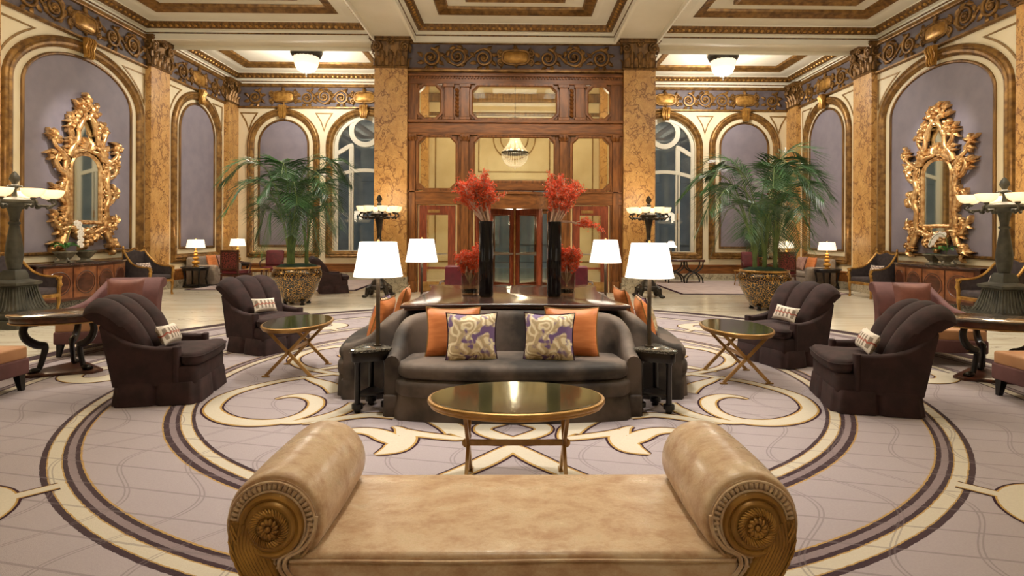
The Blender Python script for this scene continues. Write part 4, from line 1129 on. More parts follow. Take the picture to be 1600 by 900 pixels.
CH = [((-3.43, 5.60, .0135), math.radians(90 + 10), 'aubergine club chair at the left, nearest the bench, seen from its side'),
      ((-3.42, 7.86, .0135), math.radians(90 - 28), 'aubergine club chair at the left, in front of the left potted palm'),
      ((3.40, 5.30, .0135), math.radians(-90 - 14), 'aubergine club chair at the right, nearest the bench, seen from its side'),
      ((3.45, 7.15, .0135), math.radians(-90 + 22), 'aubergine club chair at the right, in front of the right potted palm')]
for loc, rz, lb in CH:
    club_chair(lb, loc, rz)
    side = ('left' if loc[0] < 0 else 'right'); pos = 'near' if loc[1] < 6.5 else 'far'
    lumbar_pillow('small dashed white pillow on the %s %s club chair' % (pos, side), loc, rz, (-.08 if loc[0] < 0 else .08, -.08), .06)
club_chair('aubergine club chair with its back turned, by the back left window', (-4.95, 15.3, 0), math.radians(112))
# ================================================================== chaises (head end at +Y local, front side +X)
def chaise(label, loc, rz, mirror=1, back=True, pil=None, L=1.48):
    r = thing('chaise_longue', label, 'chaise', loc, rz)
    W = .71; h = L / 2
    m = MB(); m.slab(rrect(W, L, .03, 3), .16, .32, .02, 3); m.build('seat_base', MAUVE, r, 60)
    m = MB(); m.slab(rrect(W - .03, L - .22, .03, 3, 0, -.10), .31, .44, .025, 4, .01); m.build('seat_cushion', TANC, r, 60)
    for sx in (-1, 1):
        for sy in (-1, 1):
            x, y = sx * (W / 2 - .06), sy * (h - .07)
            m = MB(); m.loft([[(x + a * e + sx * o, y + b * e + sy * o, z) for a, b in ((-1, -1), (1, -1), (1, 1), (-1, 1))] for z, e, o in ((0, .02, .015), (.17, .036, 0))]); m.build('leg', EBON, r)
    prof = [(h - .20, .30), (h - .18, .50), (h - .13, .68), (h - .06, .79), (h + .03, .865), (h + .13, .885), (h + .215, .85), (h + .225, .775), (h + .16, .735), (h + .09, .72), (h + .04, .60), (h + .01, .48), (h, .36), (h, .18), (h - .18, .18)]
    P = cat_rom(prof, 3); m = MB(); m.loft([[(x, y, z) for y, z in P] for x in (-W / 2 - .01, W / 2 + .01)]); m.build('scroll_end', MAUVE, r, 50, bevel=.015)
    if back:
        s = -mirror; top = cat_rom([(h - .1, .86), (h - .35, .76), (h - .7, .64), (h - 1.1, .60), (-h + .06, .60)], 4); th = .09; x = s * (W / 2 - th / 2); rings = []
        for y, z in top: rings.append([(x + th / 2 * math.cos(PI * k / 6), y, z - .04 + .04 * math.sin(PI * k / 6)) for k in range(7)] + [(x - th / 2, y, .2), (x + th / 2, y, .2)])
        m = MB(); m.loft(rings); m.build('low_back', MAUVE, r, 50)
    return r
chaise('mauve chaise longue with pillow behind the left lion-leg table, scroll end toward the entrance', (-5.60, 7.98, .0135), math.radians(13), 1)
chaise('mauve chaise longue end with tan seat, cut off at the left edge of the picture', (-5.22, 5.04, .0135), PI, 1, False)
chaise('mauve chaise longue with pillow behind the right lion-leg table, scroll end toward the entrance', (5.52, 7.50, .0135), math.radians(-13), -1)
chaise('mauve chaise longue end with tan seat, cut off at the right edge of the picture', (5.14, 4.88, .0135), PI, -1, False)
pillow('mauve pillow leaning on the scroll end of the left chaise longue', .50, .42, .17, MAUVEP, (-5.63, 8.28, .72), math.radians(13), -.2)
pillow('reddish mauve pillow leaning on the scroll end of the right chaise longue', .50, .45, .17, MAUVEP, (5.55, 7.80, .72), math.radians(-13), -.2)

def lion_table(label, loc, rz):
    r = thing('pedestal_table', label, 'table', loc, rz)
    m = MB(); m.slab(ell(.53, .37, 48), .655, .675, .006, 2); m.build('table_top', GREYT, r)
    m = MB(); m.slab(ell(.50, .34, 48), .585, .655, .006, 2); m.build('apron', MAHOG, r)
    m = MB(); m.slab(ell(.515, .355, 48), .575, .587, .004, 2); m.build('gilt_bead', BRASS, r)
    for k in range(3):
        a = math.radians(90 + 120 * k); T = Matrix.Rotation(a, 4, 'Z') @ Matrix.Scale(.86, 4, (0, 1, 0))
        m = MB(); path = cat_rom([(.34, 0, .585), (.37, 0, .50), (.34, 0, .41), (.26, 0, .34), (.19, 0, .315), (.185, 0, .26), (.21, 0, .15), (.235, 0, .07), (.26, 0, .055)], 4)
        n = len(path); m.tube(path, [.032 + .012 * math.sin(PI * i / n * 1.3) if i < n * .5 else .034 - .010 * (i / n - .5) * 2 for i in range(n)], 8, T=T)
        m.ball((.19, 0, .325), .036, .032, .03, T=T); m.ball((.27, 0, .062), .055, .045, .03, T=T)
        for q in (-1, 0, 1): m.ball((.315, q * .026, .052), .024, .015, .02, 6, 4, T=T)
        lg = m.build('lion_leg', EBON, r)
        g = MB(); g.tube([(.355, 0, .40), (.29, 0, .335), (.235, 0, .305)], [.012, .026, .014], 6, T=T); g.build('gilt_hock', GILTW, lg)
    P = []
    for k in range(3):
        a = math.radians(90 + 120 * k)
        for q in range(5): b = a - .16 + .08 * q; P.append((.42 * math.cos(b), .38 * math.sin(b)))
    m = MB(); m.slab(P, .0, .035, .006, 2); m.build('base_plate', MAHOG, r)
lion_table('oval black topped table on three lion legs between the left chaises', (-5.08, 6.5, .0135), math.radians(20))
lion_table('oval black topped table on three lion legs between the right chaises', (5.30, 6.22, .0135), math.radians(-20))

# ================================================================== torcheres
def torchere(label, loc, big):
    r = thing('torchere', label, 'floor lamp', loc)
    MT = STONEB if big else DARKB
    m = MB()
    if big:
        m.slab(rrect(.84, .84, .02, 2), 0, .14, .01, 2); m.slab(rrect(.74, .74, .02, 2), .14, .24, .01, 2); m.build('plinth', MT, r)
        m = MB(); rings = []
        for z, w in ((.23, .34), (.28, .33), (.36, .29), (.55, .235), (.68, .215), (.70, .26), (.74, .265), (.77, .20), (.79, .145), (.90, .125), (.95, .10)): rings.append([(w * sx, w * sy, z) for sx, sy in ((-1, -1), (1, -1), (1, 1), (-1, 1))])
        m.loft(rings)
        for f in range(4):
            T = Matrix.Rotation(f * PI / 2, 4, 'Z')
            for k in range(9): u = -.8 + 1.6 * k / 8; m.tube([(u * .33, -.33, .29), (u * .285, -.285, .37), (u * .22, -.222, .66)], .012, 5, T=T)
        m.build('fluted_base', MT, r, 30)
        shaft = [(.07, .93), (.085, .97), (.105, 1.08), (.118, 1.2), (.112, 1.32), (.09, 1.5), (.068, 1.66), (.06, 1.71), (.08, 1.73), (.08, 1.75), (.058, 1.77), (.065, 1.85), (.085, 1.95), (.11, 2.03)]
        m = MB(); m.lathe(shaft, 24, rib=.06, nr=12); m.build('shaft', MT, r, 50); zb, R, nb, br, ro = 2.02, .30, 8, .165, .52
    else:
        m.slab(rrect(.56, .56, .1, 4), .18, .215, .01, 2); m.lathe([(.28, .20), (.30, .24), (.28, .28), (.2, .30)], 24); m.build('plinth', MT, r)
        for k in range(4):
            T = Matrix.Rotation(PI / 4 + k * PI / 2, 4, 'Z'); m = MB(); m.tube([(.22, 0, .26), (.31, 0, .2), (.34, 0, .10), (.36, 0, .045)], [.07, .075, .05, .05], 8, T=T); m.ball((.40, 0, .04), .085, .07, .04, T=T); m.build('lion_foot', MT, r)
        shaft = [(.20, .28), (.17, .36), (.10, .44), (.075, .55), (.085, .62), (.055, .66), (.07, .9), (.075, 1.1), (.06, 1.3), (.048, 1.38), (.065, 1.41), (.065, 1.44), (.045, 1.46), (.05, 1.6), (.07, 1.8), (.095, 1.93), (.11, 2.0)]
        m = MB(); m.lathe(shaft, 20, rib=.08, nr=10); m.build('shaft', MT, r, 50); zb, R, nb, br, ro = 1.98, .21, 8, .128, .44
    m = MB(); m.lathe([(.08, zb - .02), (R * .6, zb), (R * .9, zb + .03), (R, zb + .07), (R * .97, zb + .11), (R * .8, zb + .13), (R * .5, zb + .15), (.03, zb + .17)], 32, rib=.03, nr=16); m.build('dish', MT, r)
    m = MB(); m.lathe([(.03, zb + .15), (.022, zb + .30), (.045, zb + .32), (.05, zb + .36), (.025, zb + .38), (.04, zb + .42), (.062, zb + .46), (.05, zb + .52), (.025, zb + .57), (0, zb + .60)], 12, rib=.3, nr=8)
    if big:
        for k in range(4): T = Matrix.Rotation(k * PI / 2, 4, 'Z'); m.tube([(.03, 0, zb + .33), (.12, 0, zb + .35), (.14, 0, zb + .33)], .010, 5, T=T)
    m.build('pine_cone_finial', MT, r, 60)
    for k in range(nb):
        a = 2 * PI * (k + .5) / nb; T = Matrix.Rotation(a, 4, 'Z')
        m = MB(); m.tube(cat_rom([(R * .75, 0, zb + .07), (R * 1.05, 0, zb + .03), (ro - .02, 0, zb + .02), (ro + .05, 0, zb + .06), (ro + .02, 0, zb + .11), (ro, 0, zb + .13)], 4), .016, 6, T=T); m.lathe([(.02, zb + .10), (.045, zb + .13), (.03, zb + .16)], 10, (ro, 0, 0), T=T); m.ball((R * 1.1, 0, zb + .0), .035, T=T); m.ball((ro - .03, 0, zb - .0), .03, T=T)
        arm = m.build('lamp_arm', MT, r)
        m = MB(); m.lathe([(br * .25, zb + .145), (br * .62, zb + .165), (br * .88, zb + .21), (br, zb + .27), (br * 1.01, zb + .29), (br * .95, zb + .29), (br * .80, zb + .22), (.0, zb + .18)], 24, (ro, 0, 0), T=T); m.build('alabaster_bowl', BOWL, arm)
    return r
T1 = [(-8.45, 9.7, 'stone grey torchere with lit bowls beside the left gilt armchair', 1), (8.5, 9.7, 'stone grey torchere with lit bowls beside the right gilt armchair', 1),
      (-3.40, 14.35, 'bronze lion-foot torchere with lit bowls before the left marble pillar', 0), (3.42, 14.35, 'bronze lion-foot torchere with lit bowls before the right marble pillar', 0)]
for x, y, lb, b in T1: torchere(lb, (x, y, 0), b)

# ================================================================== sideboards, mirrors, orchids, gilt chairs along the side walls
def sideboard(label, x, y, s):
    r = thing('sideboard', label, 'sideboard', (x, y, 0), 0 if s < 0 else PI)   # local front +X
    def plan(hl, d0, d1): return [(0, -hl), (d0 * .6, -hl)] + [(d0 + (d1 - d0) * math.sin(PI * k / 16) ** .8, -hl + 2 * hl * k / 16) for k in range(17)] + [(d0 * .6, hl), (0, hl)]
    H = .90
    m = MB(); m.slab(plan(1.28, .42, .66), .16, H, .004, 1); b = m.build('body', MAHOG, r, 25)
    m = MB(); m.slab(plan(1.32, .45, .69), H, H + .035, .008, 2); m.build('top', WOODT, r, 30)
    m = MB(); m.slab(plan(1.26, .38, .62), .0, .16, .004, 1); m.build('plinth', BLKM, r, 25)
    hl, d0, d1 = 1.28, .42, .66
    def front(v): t = (v + hl) / (2 * hl); return d0 + (d1 - d0) * math.sin(PI * t) ** .8
    for k in range(4):
        a, c = -1.2 + .6 * k + .02, -1.2 + .6 * (k + 1) - .02; m = MB(); vs = []; n = 10
        for i in range(n + 1):
            v = a + (c - a) * i / n; f_ = front(v)
            vs.append([(f_ + .004, v, .22), (f_ + .012, v, .22), (f_ + .012, v, H - .05), (f_ + .004, v, H - .05)])
        m.loft(vs); d = m.build('door', BURL, r, 40)
        m = MB(); P = []
        for i in range(33): t = 2 * PI * i / 32; v = (a + c) / 2 + .235 * math.cos(t); P.append((front(v) + .014, v, .53 + .235 * math.sin(t)))
        m.tube(P, .012, 6, False); m.build('inlaid_ring', MAHOG, d)
        m = MB(); q = [(front((a + c) / 2) + .011, (a + c) / 2 + .2 * math.cos(2 * PI * i / 28), .53 + .2 * math.sin(2 * PI * i / 28)) for i in range(28)]
        m.loft([[(front(y_) + .0115, y_, z) for x_, y_, z in q], [(front(y_) + .0165, y_, z) for x_, y_, z in q]]); m.build('inlaid_disc', MAHOG, d)
    return r
sideboard('bow fronted veneered sideboard under the left gilt mirror', -WX + .07, 12.55, -1)
sideboard('bow fronted veneered sideboard under the right gilt mirror', WX - .07, 12.55, 1)

def rococo_mirror(label, fr0, uc, vb, flip, seed):
    rg = random.Random(seed); fr = lambda u, v, w: fr0(uc + u * flip, vb + v, w)
    r = thing('gilt_mirror', label, 'mirror', (0, 0, 0))
    hw, z0, zs = .40, .62, 1.80
    m = MB(); pts = arch(0, hw, zs, .34, z0); m.loft([[fr(u, v, w) for u, v in pts] for w in (.07, .08)]); m.build('mirror_glass', MIRROR, r, flat=True)
    m = MB(); pts = [(-.56, .42), (.56, .42), (.60, 1.2), (.56, 1.95), (.3, 2.35), (.22, 2.9), (0, 3.0), (-.22, 2.9), (-.3, 2.35), (-.56, 1.95), (-.60, 1.2)]; m.loft([[fr(u, v, w) for u, v in pts] for w in (.02, .05)]); m.build('side_glass', MIRROR, r, flat=True)
    m = MB(); sweep(m, fr, arch(0, hw + .085, zs, .40, z0 - .07) if flip > 0 else arch(0, hw + .085, zs, .40, z0 - .07), [(0, .03), (0, .10), (.03, .13), (.06, .12), (.09, .085), (.09, .03)], True); m.build('inner_frame', GOLDB, r)
    f = MB()
    def curl(p, r0=.045, r1=.018, w=.10):
        P = cat_rom(p, 4); n = len(P); f.tube([fr(u, v, w + .035 * math.sin(PI * i / (n - 1))) for i, (u, v) in enumerate(P)], [1.3 * (r0 + (r1 - r0) * i / (n - 1)) for i in range(n)], 7)
    def lf(u, v, a, L=.22, W=.06, w=.1): leaf_uv(f, fr, u, v, a, L, W, w, .06)
    for s in (-1, 1):
        j = lambda: rg.uniform(-.03, .03)
        curl([(s * .56, .45), (s * .62, .7), (s * .58, .95), (s * .66, 1.2), (s * .60, 1.5), (s * .66, 1.75), (s * .60, 2.0)], .05, .045)
        curl([(s * .60, 1.0), (s * .78, 1.12), (s * .84, 1.28 + j()), (s * .74, 1.38), (s * .66, 1.30)], .05, .02)
        curl([(s * .62, 1.68), (s * .80, 1.72), (s * .92, 1.88 + j()), (s * .86, 2.04), (s * .76, 1.98)], .055, .022)
        curl([(s * .58, 1.95), (s * .74, 2.08), (s * .92, 2.22), (s * 1.0, 2.42 + j())], .055, .02)
        curl([(s * .55, 2.05), (s * .46, 2.25), (s * .32, 2.42), (s * .30, 2.66), (s * .36, 2.82)], .07, .03)
        curl([(s * .36, 2.4), (s * .50, 2.52), (s * .56, 2.72), (s * .46, 2.8), (s * .40, 2.7)], .045, .018)
        curl([(s * .30, 2.62), (s * .20, 2.84), (s * .10, 2.98), (0, 3.02)], .055, .035)
        curl([(s * .05, 2.95), (s * .12, 3.1), (s * .22 + .05, 3.22), (s * .16 + .05, 3.34)], .05, .02)
        curl([(0, .40), (s * .20, .36), (s * .42, .46), (s * .62, .46), (s * .78, .42), (s * .86, .56), (s * .80, .66)], .06, .025)
        curl([(s * .58, .45), (s * .66, .26), (s * .74, .10), (s * .86, .06 + j()), (s * .90, .14)], .07, .04)
        curl([(0, .22), (s * .10, .30), (s * .24, .26), (s * .34, .36)], .045, .02)
        curl([(s * .84, .52), (s * .94, .62), (s * .95, .78 + j())], .045, .015)
        curl([(s * .48, 2.08), (s * .3, 2.2), (s * .12, 2.22), (0, 2.30)], .05, .03)
        for k in range(40):
            t = k / 39; v = .45 + 1.6 * t; lf(s * (.60 + .03 * math.sin(7 * v) + j()), v, (PI / 2) + s * rg.uniform(-1.3, .3), rg.uniform(.1, .2), .05)
            f.ball(fr(s * (.54 + j()), v, .10), rg.uniform(.018, .034), None, None, 6, 4)
        for (u, v, n, sp) in ((.84, 1.3, 5, .07), (.90, 1.98, 7, .08), (.98, 2.40, 6, .07), (.50, 2.76, 6, .07), (.36, 2.86, 6, .07), (.86, .62, 5, .07), (.84, .09, 6, .06), (.3, .32, 6, .08), (.66, .46, 6, .07), (.40, 2.3, 8, .1), (.2, 3.16, 7, .08)):
            for q in range(n * 2): lf(s * u + rg.gauss(0, sp * .7), v + rg.gauss(0, sp * .7), rg.uniform(0, 2 * PI), rg.uniform(.12, .22), rg.uniform(.035, .06), rg.uniform(.08, .15))
    for k in range(14): lf(rg.gauss(.02, .08), 3.06 + .022 * k, rg.uniform(.2, 2.9), rg.uniform(.14, .26), .05, rg.uniform(.08, .16))
    for k in range(9): lf(rg.gauss(0, .12), .24 + rg.gauss(0, .05), -PI / 2 + rg.uniform(-1, 1), .2, .055)
    for k in range(9): lf(0, 2.24, PI / 2 + (k - 4) * .33 - .25, .3, .06, .12)
    for k in range(30): f.ball(fr(-.5 + k / 29, .44 + rg.uniform(-.05, .02), .1), rg.uniform(.018, .034), None, None, 6, 4)
    f.build('carved_frame', GOLDB, r, 65)
    L = Vector(fr(0, 0, 0)); r.location = L
    for o in bpy.data.objects:
        if o.parent is r: o.location = -L
    return r
rococo_mirror('gilt rococo mirror with carved crest on the left wall above the sideboard', FL, 13.1, 1.22, 1, 21)
rococo_mirror('gilt rococo mirror with carved crest on the right wall above the sideboard', FR, 13.0, 1.22, -1, 33)

def orchid(label, lp, loc, spike):
    p = thing('planter_urn', lp, 'planter', loc)
    m = MB(); m.slab(rrect(.26, .20, .02, 2), 0, .03, .006, 2)
    rings = []
    for z, w in ((.03, .09), (.07, .075), (.10, .10), (.20, .16), (.225, .18), (.24, .175)): rings.append([(x, y, z) for x, y in rrect(2 * w, 1.5 * w, .03, 3)])
    m.loft(rings); m.build('urn_body', STONE, p, 50)
    for sx in (-1, 1): m = MB(); m.tube([(sx * .12, -.06, 0), (sx * .15, -.09, .05), (sx * .11, -.08, .1)], [.03, .025, .02], 6); m.build('scroll_foot', STONE, p)
    m = MB(); m.slab(rrect(.28, .2, .03, 3), .225, .236, .003, 1); m.build('moss', MOSS, p)
    r = thing('orchid', label, 'orchid', (loc[0], loc[1], loc[2] + .237)); rg = random.Random(spike)
    for k in range(6):
        a = k * PI / 3 + .4; m = MB(); rings = []
        for j in range(7):
            t = j / 6; rr = .03 + .22 * t; z = .05 + .14 * math.sin(PI * (.15 + .65 * t)) * (1 if k % 2 else .7); w = .05 * math.sin(PI * (.1 + .85 * t)); c, s_ = math.cos(a), math.sin(a)
            rings.append([(rr * c - w * s_, rr * s_ + w * c, z + .01), (rr * c, rr * s_, z - .008), (rr * c + w * s_, rr * s_ - w * c, z + .01), (rr * c, rr * s_, z - .016)])
        m.loft(rings); m.build('leaf', GREENL, r)
    st = MB(); y0 = 1 if spike % 2 else -1
    if spike > 10: path = [(0, 0, 0), (.0, y0 * .06, .25), (0, y0 * .14, .50), (0, y0 * .24, .62), (.02, y0 * .32, .58), (.02, y0 * .36, .42), (.02, y0 * .36, .26), (.02, y0 * .35, .12)]
    else: path = [(0, 0, 0), (0, y0 * .04, .18), (0, y0 * .0, .38), (0, -y0 * .16, .46), (0, -y0 * .32, .42), (0, -y0 * .44, .32), (0, -y0 * .50, .20)]
    P = cat_rom(path, 5); st.tube(P, .007, 5); st.build('flower_stem', PALMS, r)
    a0 = int(len(P) * .45)
    n = 11
    for k in range(n):
        q = P[min(len(P) - 1, a0 + int((len(P) - a0) * k / n))]; m = MB(); sx = (-1) ** k * .035
        c = Vector((q[0] + .03, q[1] + sx, q[2] - .01))
        for j in range(5):
            a = 2 * PI * j / 5 + .3; w = .036
            m.ball(tuple(c + Vector((.006, .036 * math.cos(a), .036 * math.sin(a)))), .010, .032, .03, 7, 4)
        m.ball(tuple(c + Vector((.016, 0, 0))), .012); m.build('flower', WHITEP, r)
    return r
for s, x in ((-1, -WX + .36), (1, WX - .36)):
    tx = 'left' if s < 0 else 'right'
    if s < 0:
        orchid('white orchid with one long hanging flower spike, on the left sideboard', 'footed stone urn nearest the viewer on the left sideboard', (x, 12.15, .936), 11)
        orchid('low green orchid leaves in the far stone urn of the left sideboard', 'footed stone urn farther from the viewer on the left sideboard', (x, 12.62, .936), 3) if False else None
    else: orchid('white orchid with a short drooping flower spike, on the right sideboard', 'footed stone urn nearest the viewer on the right sideboard', (x, 12.35, .936), 4)
    p = thing('planter_urn', 'footed stone urn farther from the viewer on the %s sideboard' % tx, 'planter', (x, 12.72, .936))
    m = MB(); m.slab(rrect(.26, .20, .02, 2), 0, .03, .006, 2); rings = []
    for z, w in ((.03, .09), (.07, .075), (.10, .10), (.20, .16), (.225, .18), (.24, .175)): rings.append([(a, b, z) for a, b in rrect(2 * w, 1.5 * w, .03, 3)])
    m.loft(rings); m.build('urn_body', STONE, p, 50)
    m = MB(); m.slab(rrect(.28, .2, .03, 3), .225, .25, .01, 2); m.build('moss', MOSS, p)

def gilt_chair(label, loc, rz):
    r = thing('gilt_armchair', label, 'armchair', loc, rz, 'gilt armchairs along the side walls'); hw = .33
    m = MB(); m.slab([(-hw, .30), (-.36, -.34), (-.30, -.38), (.30, -.38), (.36, -.34), (hw, .30)], .38, .52, .05, 4, .015); m.build('seat_cushion', CHARC, r, 60)
    # gilt rails run from the back finials down to the arm fronts
    for s in (-1, 1):
        top = cat_rom([(s * .33, .40, 1.14), (s * .345, .30, 1.0), (s * .37, .14, .83), (s * .385, -.06, .74), (s * .39, -.30, .72), (s * .39, -.36, .71)], 5)
        m = MB(); m.tube(top, .026, 8); m.tube([(s * .34, -.36, .68), (s * .40, -.37, .70), (s * .40, -.37, .735)], .035, 8); m.build('arm_rail', GILTW, r)
        rings = [[(x - s * .0 + e, y, z) for e, z in ((-.02, p[2] - .01), (.02, p[2] - .01), (.02, .42), (-.02, .42))] for p in top for x, y in ((p[0], p[1]),)]
        m = MB(); m.loft(rings); m.build('side_panel', CHARC, r)
        m = MB(); m.tube(cat_rom([(s * .39, -.36, .71), (s * .37, -.385, .60), (s * .38, -.36, .48), (s * .375, -.36, .36)], 4), [.028, .03, .032, .034, .034, .036, .036, .036, .038, .038, .036, .036, .036], 8); m.ball((s * .385, -.38, .57), .045); m.build('arm_post', GILTW, r)
        m = MB(); m.tube(cat_rom([(s * .36, -.36, .38), (s * .37, -.37, .25), (s * .355, -.36, .1), (s * .365, -.37, .0)], 4), [.042, .042, .04, .036, .032, .028, .026, .024, .022, .024, .028, .03, .03], 8); m.build('leg', GILTW, r)
        m = MB(); m.tube([(s * .32, .36, .38), (s * .325, .40, .15), (s * .33, .44, 0)], [.036, .028, .022], 8); m.build('leg', GILTW, r)
        m = MB(); m.tube([(s * .33, .40, .4), (s * .33, .40, 1.16)], .026, 8); m.lathe([(.03, 1.15), (.036, 1.165), (.018, 1.18), (.03, 1.205), (.022, 1.23), (.008, 1.25), (0, 1.26)], 10, (s * .33, .40, 0)); m.build('back_post', GILTW, r)
    m = MB(); m.tube(cat_rom([(-.33, .40, 1.14), (-.2, .40, 1.10), (-.1, .40, 1.13), (0, .40, 1.17), (.1, .40, 1.13), (.2, .40, 1.10), (.33, .40, 1.14)], 4), .024, 8)
    for k in range(5): m.ball((-.08 + .04 * k, .39, 1.16 + .025 * math.sin(PI * k / 4)), .026)
    m.build('crest_rail', GILTW, r)
    m = MB(); P = cat_rom([(-.32, 1.12), (-.2, 1.09), (0, 1.14), (.2, 1.09), (.32, 1.12)], 4); m.loft([[(x, y, z) for x, z in P] + [(.32, y, .45), (-.32, y, .45)] for y in (.37, .42)]); m.build('back_panel', CHARC, r, bevel=.01)
    m = MB(); m.box(-.36, .36, -.39, -.33, .33, .40); m.box(-.37, -.32, -.36, .36, .33, .40); m.box(.32, .37, -.36, .36, .33, .40); m.box(-.33, .33, .32, .38, .33, .40); m.build('seat_rail', GILTW, r, bevel=.008)
    return r
for x, y, a, lb, pl in ((-9.22, 10.78, 90, 'gilt and charcoal armchair between the left torchere and the left sideboard', 'zigzag lumbar pillow on the gilt armchair beside the left torchere'),
                        (-9.22, 14.42, 82, 'gilt and charcoal armchair at the entrance end of the left sideboard', 'zigzag lumbar pillow on the gilt armchair at the far end of the left sideboard'),
                        (9.22, 10.78, -90, 'gilt and charcoal armchair between the right torchere and the right sideboard', 'zigzag lumbar pillow on the gilt armchair beside the right torchere'),
                        (9.22, 14.42, -82, 'gilt and charcoal armchair at the entrance end of the right sideboard', 'zigzag lumbar pillow on the gilt armchair at the far end of the right sideboard')):
    gilt_chair(lb, (x, y, 0), math.radians(a)); lumbar_pillow(pl, (x, y, 0), math.radians(a), (0, .10), .0, ZIG, .70, -.35, .44, .26)

# ================================================================== palms in gilt planters
def planter(label, loc, sc=1.0):
    r = thing('palm_planter', label, 'planter', loc)
    m = MB(); m.lathe([(.24 * sc, .06), (.28 * sc, .09), (.36 * sc, .22), (.46 * sc, .42), (.525 * sc, .60), (.535 * sc, .68), (.515 * sc, .76), (.475 * sc, .815), (.455 * sc, .82), (.45 * sc, .74)], 48); m.build('glazed_bowl', PLANT, r)
    m = MB(); m.tube([(.483 * sc * math.cos(2 * PI * k / 48), .483 * sc * math.sin(2 * PI * k / 48), .83) for k in range(49)], .022, 8, False); m.build('gilt_rim', GILTW, r)
    for k in range(4):
        a = PI / 4 + k * PI / 2; m = MB(); x, y = .27 * sc * math.cos(a), .27 * sc * math.sin(a); m.lathe([(.05, 0), (.06, .02), (.03, .05), (.06, .10)], 10, (x, y, 0)); m.build('foot', EBON, r)
    m = MB(); rings = [[(rr * math.cos(2 * PI * k / 30), rr * math.sin(2 * PI * k / 30), z) for k in range(30)] for rr, z in ((.455 * sc, .77), (.44 * sc, .85), (.32 * sc, .90), (.02, .91))]; m.loft(rings); m.build('moss', MOSS, r)
    return r
def palm(label, loc, H, spread, nf, seed, density=40):
    rg = random.Random(seed); r = thing('kentia_palm', label, 'palm', loc)
    cl = [(rg.uniform(-.2, .2) * min(1, spread), rg.uniform(-.2, .2) * min(1, spread)) for _ in range(4)]
    for k in range(nf):
        a = 2 * PI * k * .382 + rg.uniform(-.2, .2); b = cl[k % 4]; t = k / nf
        Hh = H * (1.0 - .55 * t) * rg.uniform(.92, 1.05); R = spread * (.42 + .58 * math.sin(PI * min(1, .25 + t * .75))) * rg.uniform(.8, 1.1)
        c, s = math.cos(a), math.sin(a); drop = .28 * H * (.5 + t * .7) * rg.uniform(.8, 1.3)
        ctrl = [(b[0], b[1], 0), (b[0] + R * .10 * c, b[1] + R * .10 * s, Hh * .5), (b[0] + R * .32 * c, b[1] + R * .32 * s, Hh * .92), (b[0] + R * .65 * c, b[1] + R * .65 * s, Hh * 1.0), (b[0] + R * c, b[1] + R * s, max(.25, Hh - drop))]
        P = [Vector(p) for p in cat_rom(ctrl, 12)]; n = len(P)
        st = MB(); st.tube([tuple(p) for p in P], [.016 * (1 - .85 * i / (n - 1)) + .002 for i in range(n)], 5)
        fo = st.build('frond_stem', PALMS, r)
        lf = MB(); s0 = .42; Lmax = .62 * spread ** .5 * rg.uniform(.85, 1.1)
        for q in range(density):
            f = s0 + (1 - s0) * (q + .5) / density; x = f * (n - 1); i = min(int(x), n - 2); p = P[i].lerp(P[i + 1], x - i); tn = (P[i + 1] - P[i]).normalized()
            side = tn.cross(Vector((0, 0, 1))); side.normalize(); up = side.cross(tn)
            L = Lmax * (math.sin(PI * (.14 + .80 * (q / density))) ** .7)
            for sg in (-1, 1):
                d = (side * sg * .8 + tn * .62 + up * .18).normalized(); w = .0125
                sag = .30 * L * rg.uniform(.6, 1.5)
                A = p; B_ = p + d * L * .5 - Vector((0, 0, sag * .2)); C_ = p + d * L - Vector((0, 0, sag)); wv = (tn * .8 + Vector((0, 0, .3))).normalized() * w
                lf.add([tuple(A - wv * .4), tuple(A + wv * .4), tuple(B_ + wv), tuple(B_ - wv), tuple(C_)], [(0, 1, 2, 3), (3, 2, 4)])
        lf.build('frond_leaflets', PALMG, fo, flat=True)
    m = MB()
    for x, y in cl: m.tube([(x, y, -.04), (x, y, H * .14), (x * .9, y * .9, H * .22)], [.05, .042, .02], 8)
    m.build('trunk', PALMS, r)
    return r
PL = ((-4.85, 12.75, 'left'), (5.36, 12.05, 'right'))
for x, y, tx in PL:
    planter('huge black and gold glazed planter with a palm, on the %s marble floor' % tx, (x, y, 0))
palm('tall feathery palm growing in the left gold planter', (PL[0][0], PL[0][1], .865), 2.5, 1.30, 22, 4)
palm('taller darker palm growing in the right gold planter', (PL[1][0], PL[1][1], .865), 2.5, 1.5, 25, 9)
planter('smaller gold planter with a slim palm, in the back right corner', (8.25, 19.25, 0), .6)
palm('slim small palm in the back right corner behind a burgundy armchair', (8.25, 19.25, .52), 1.6, .6, 12, 15, 30)

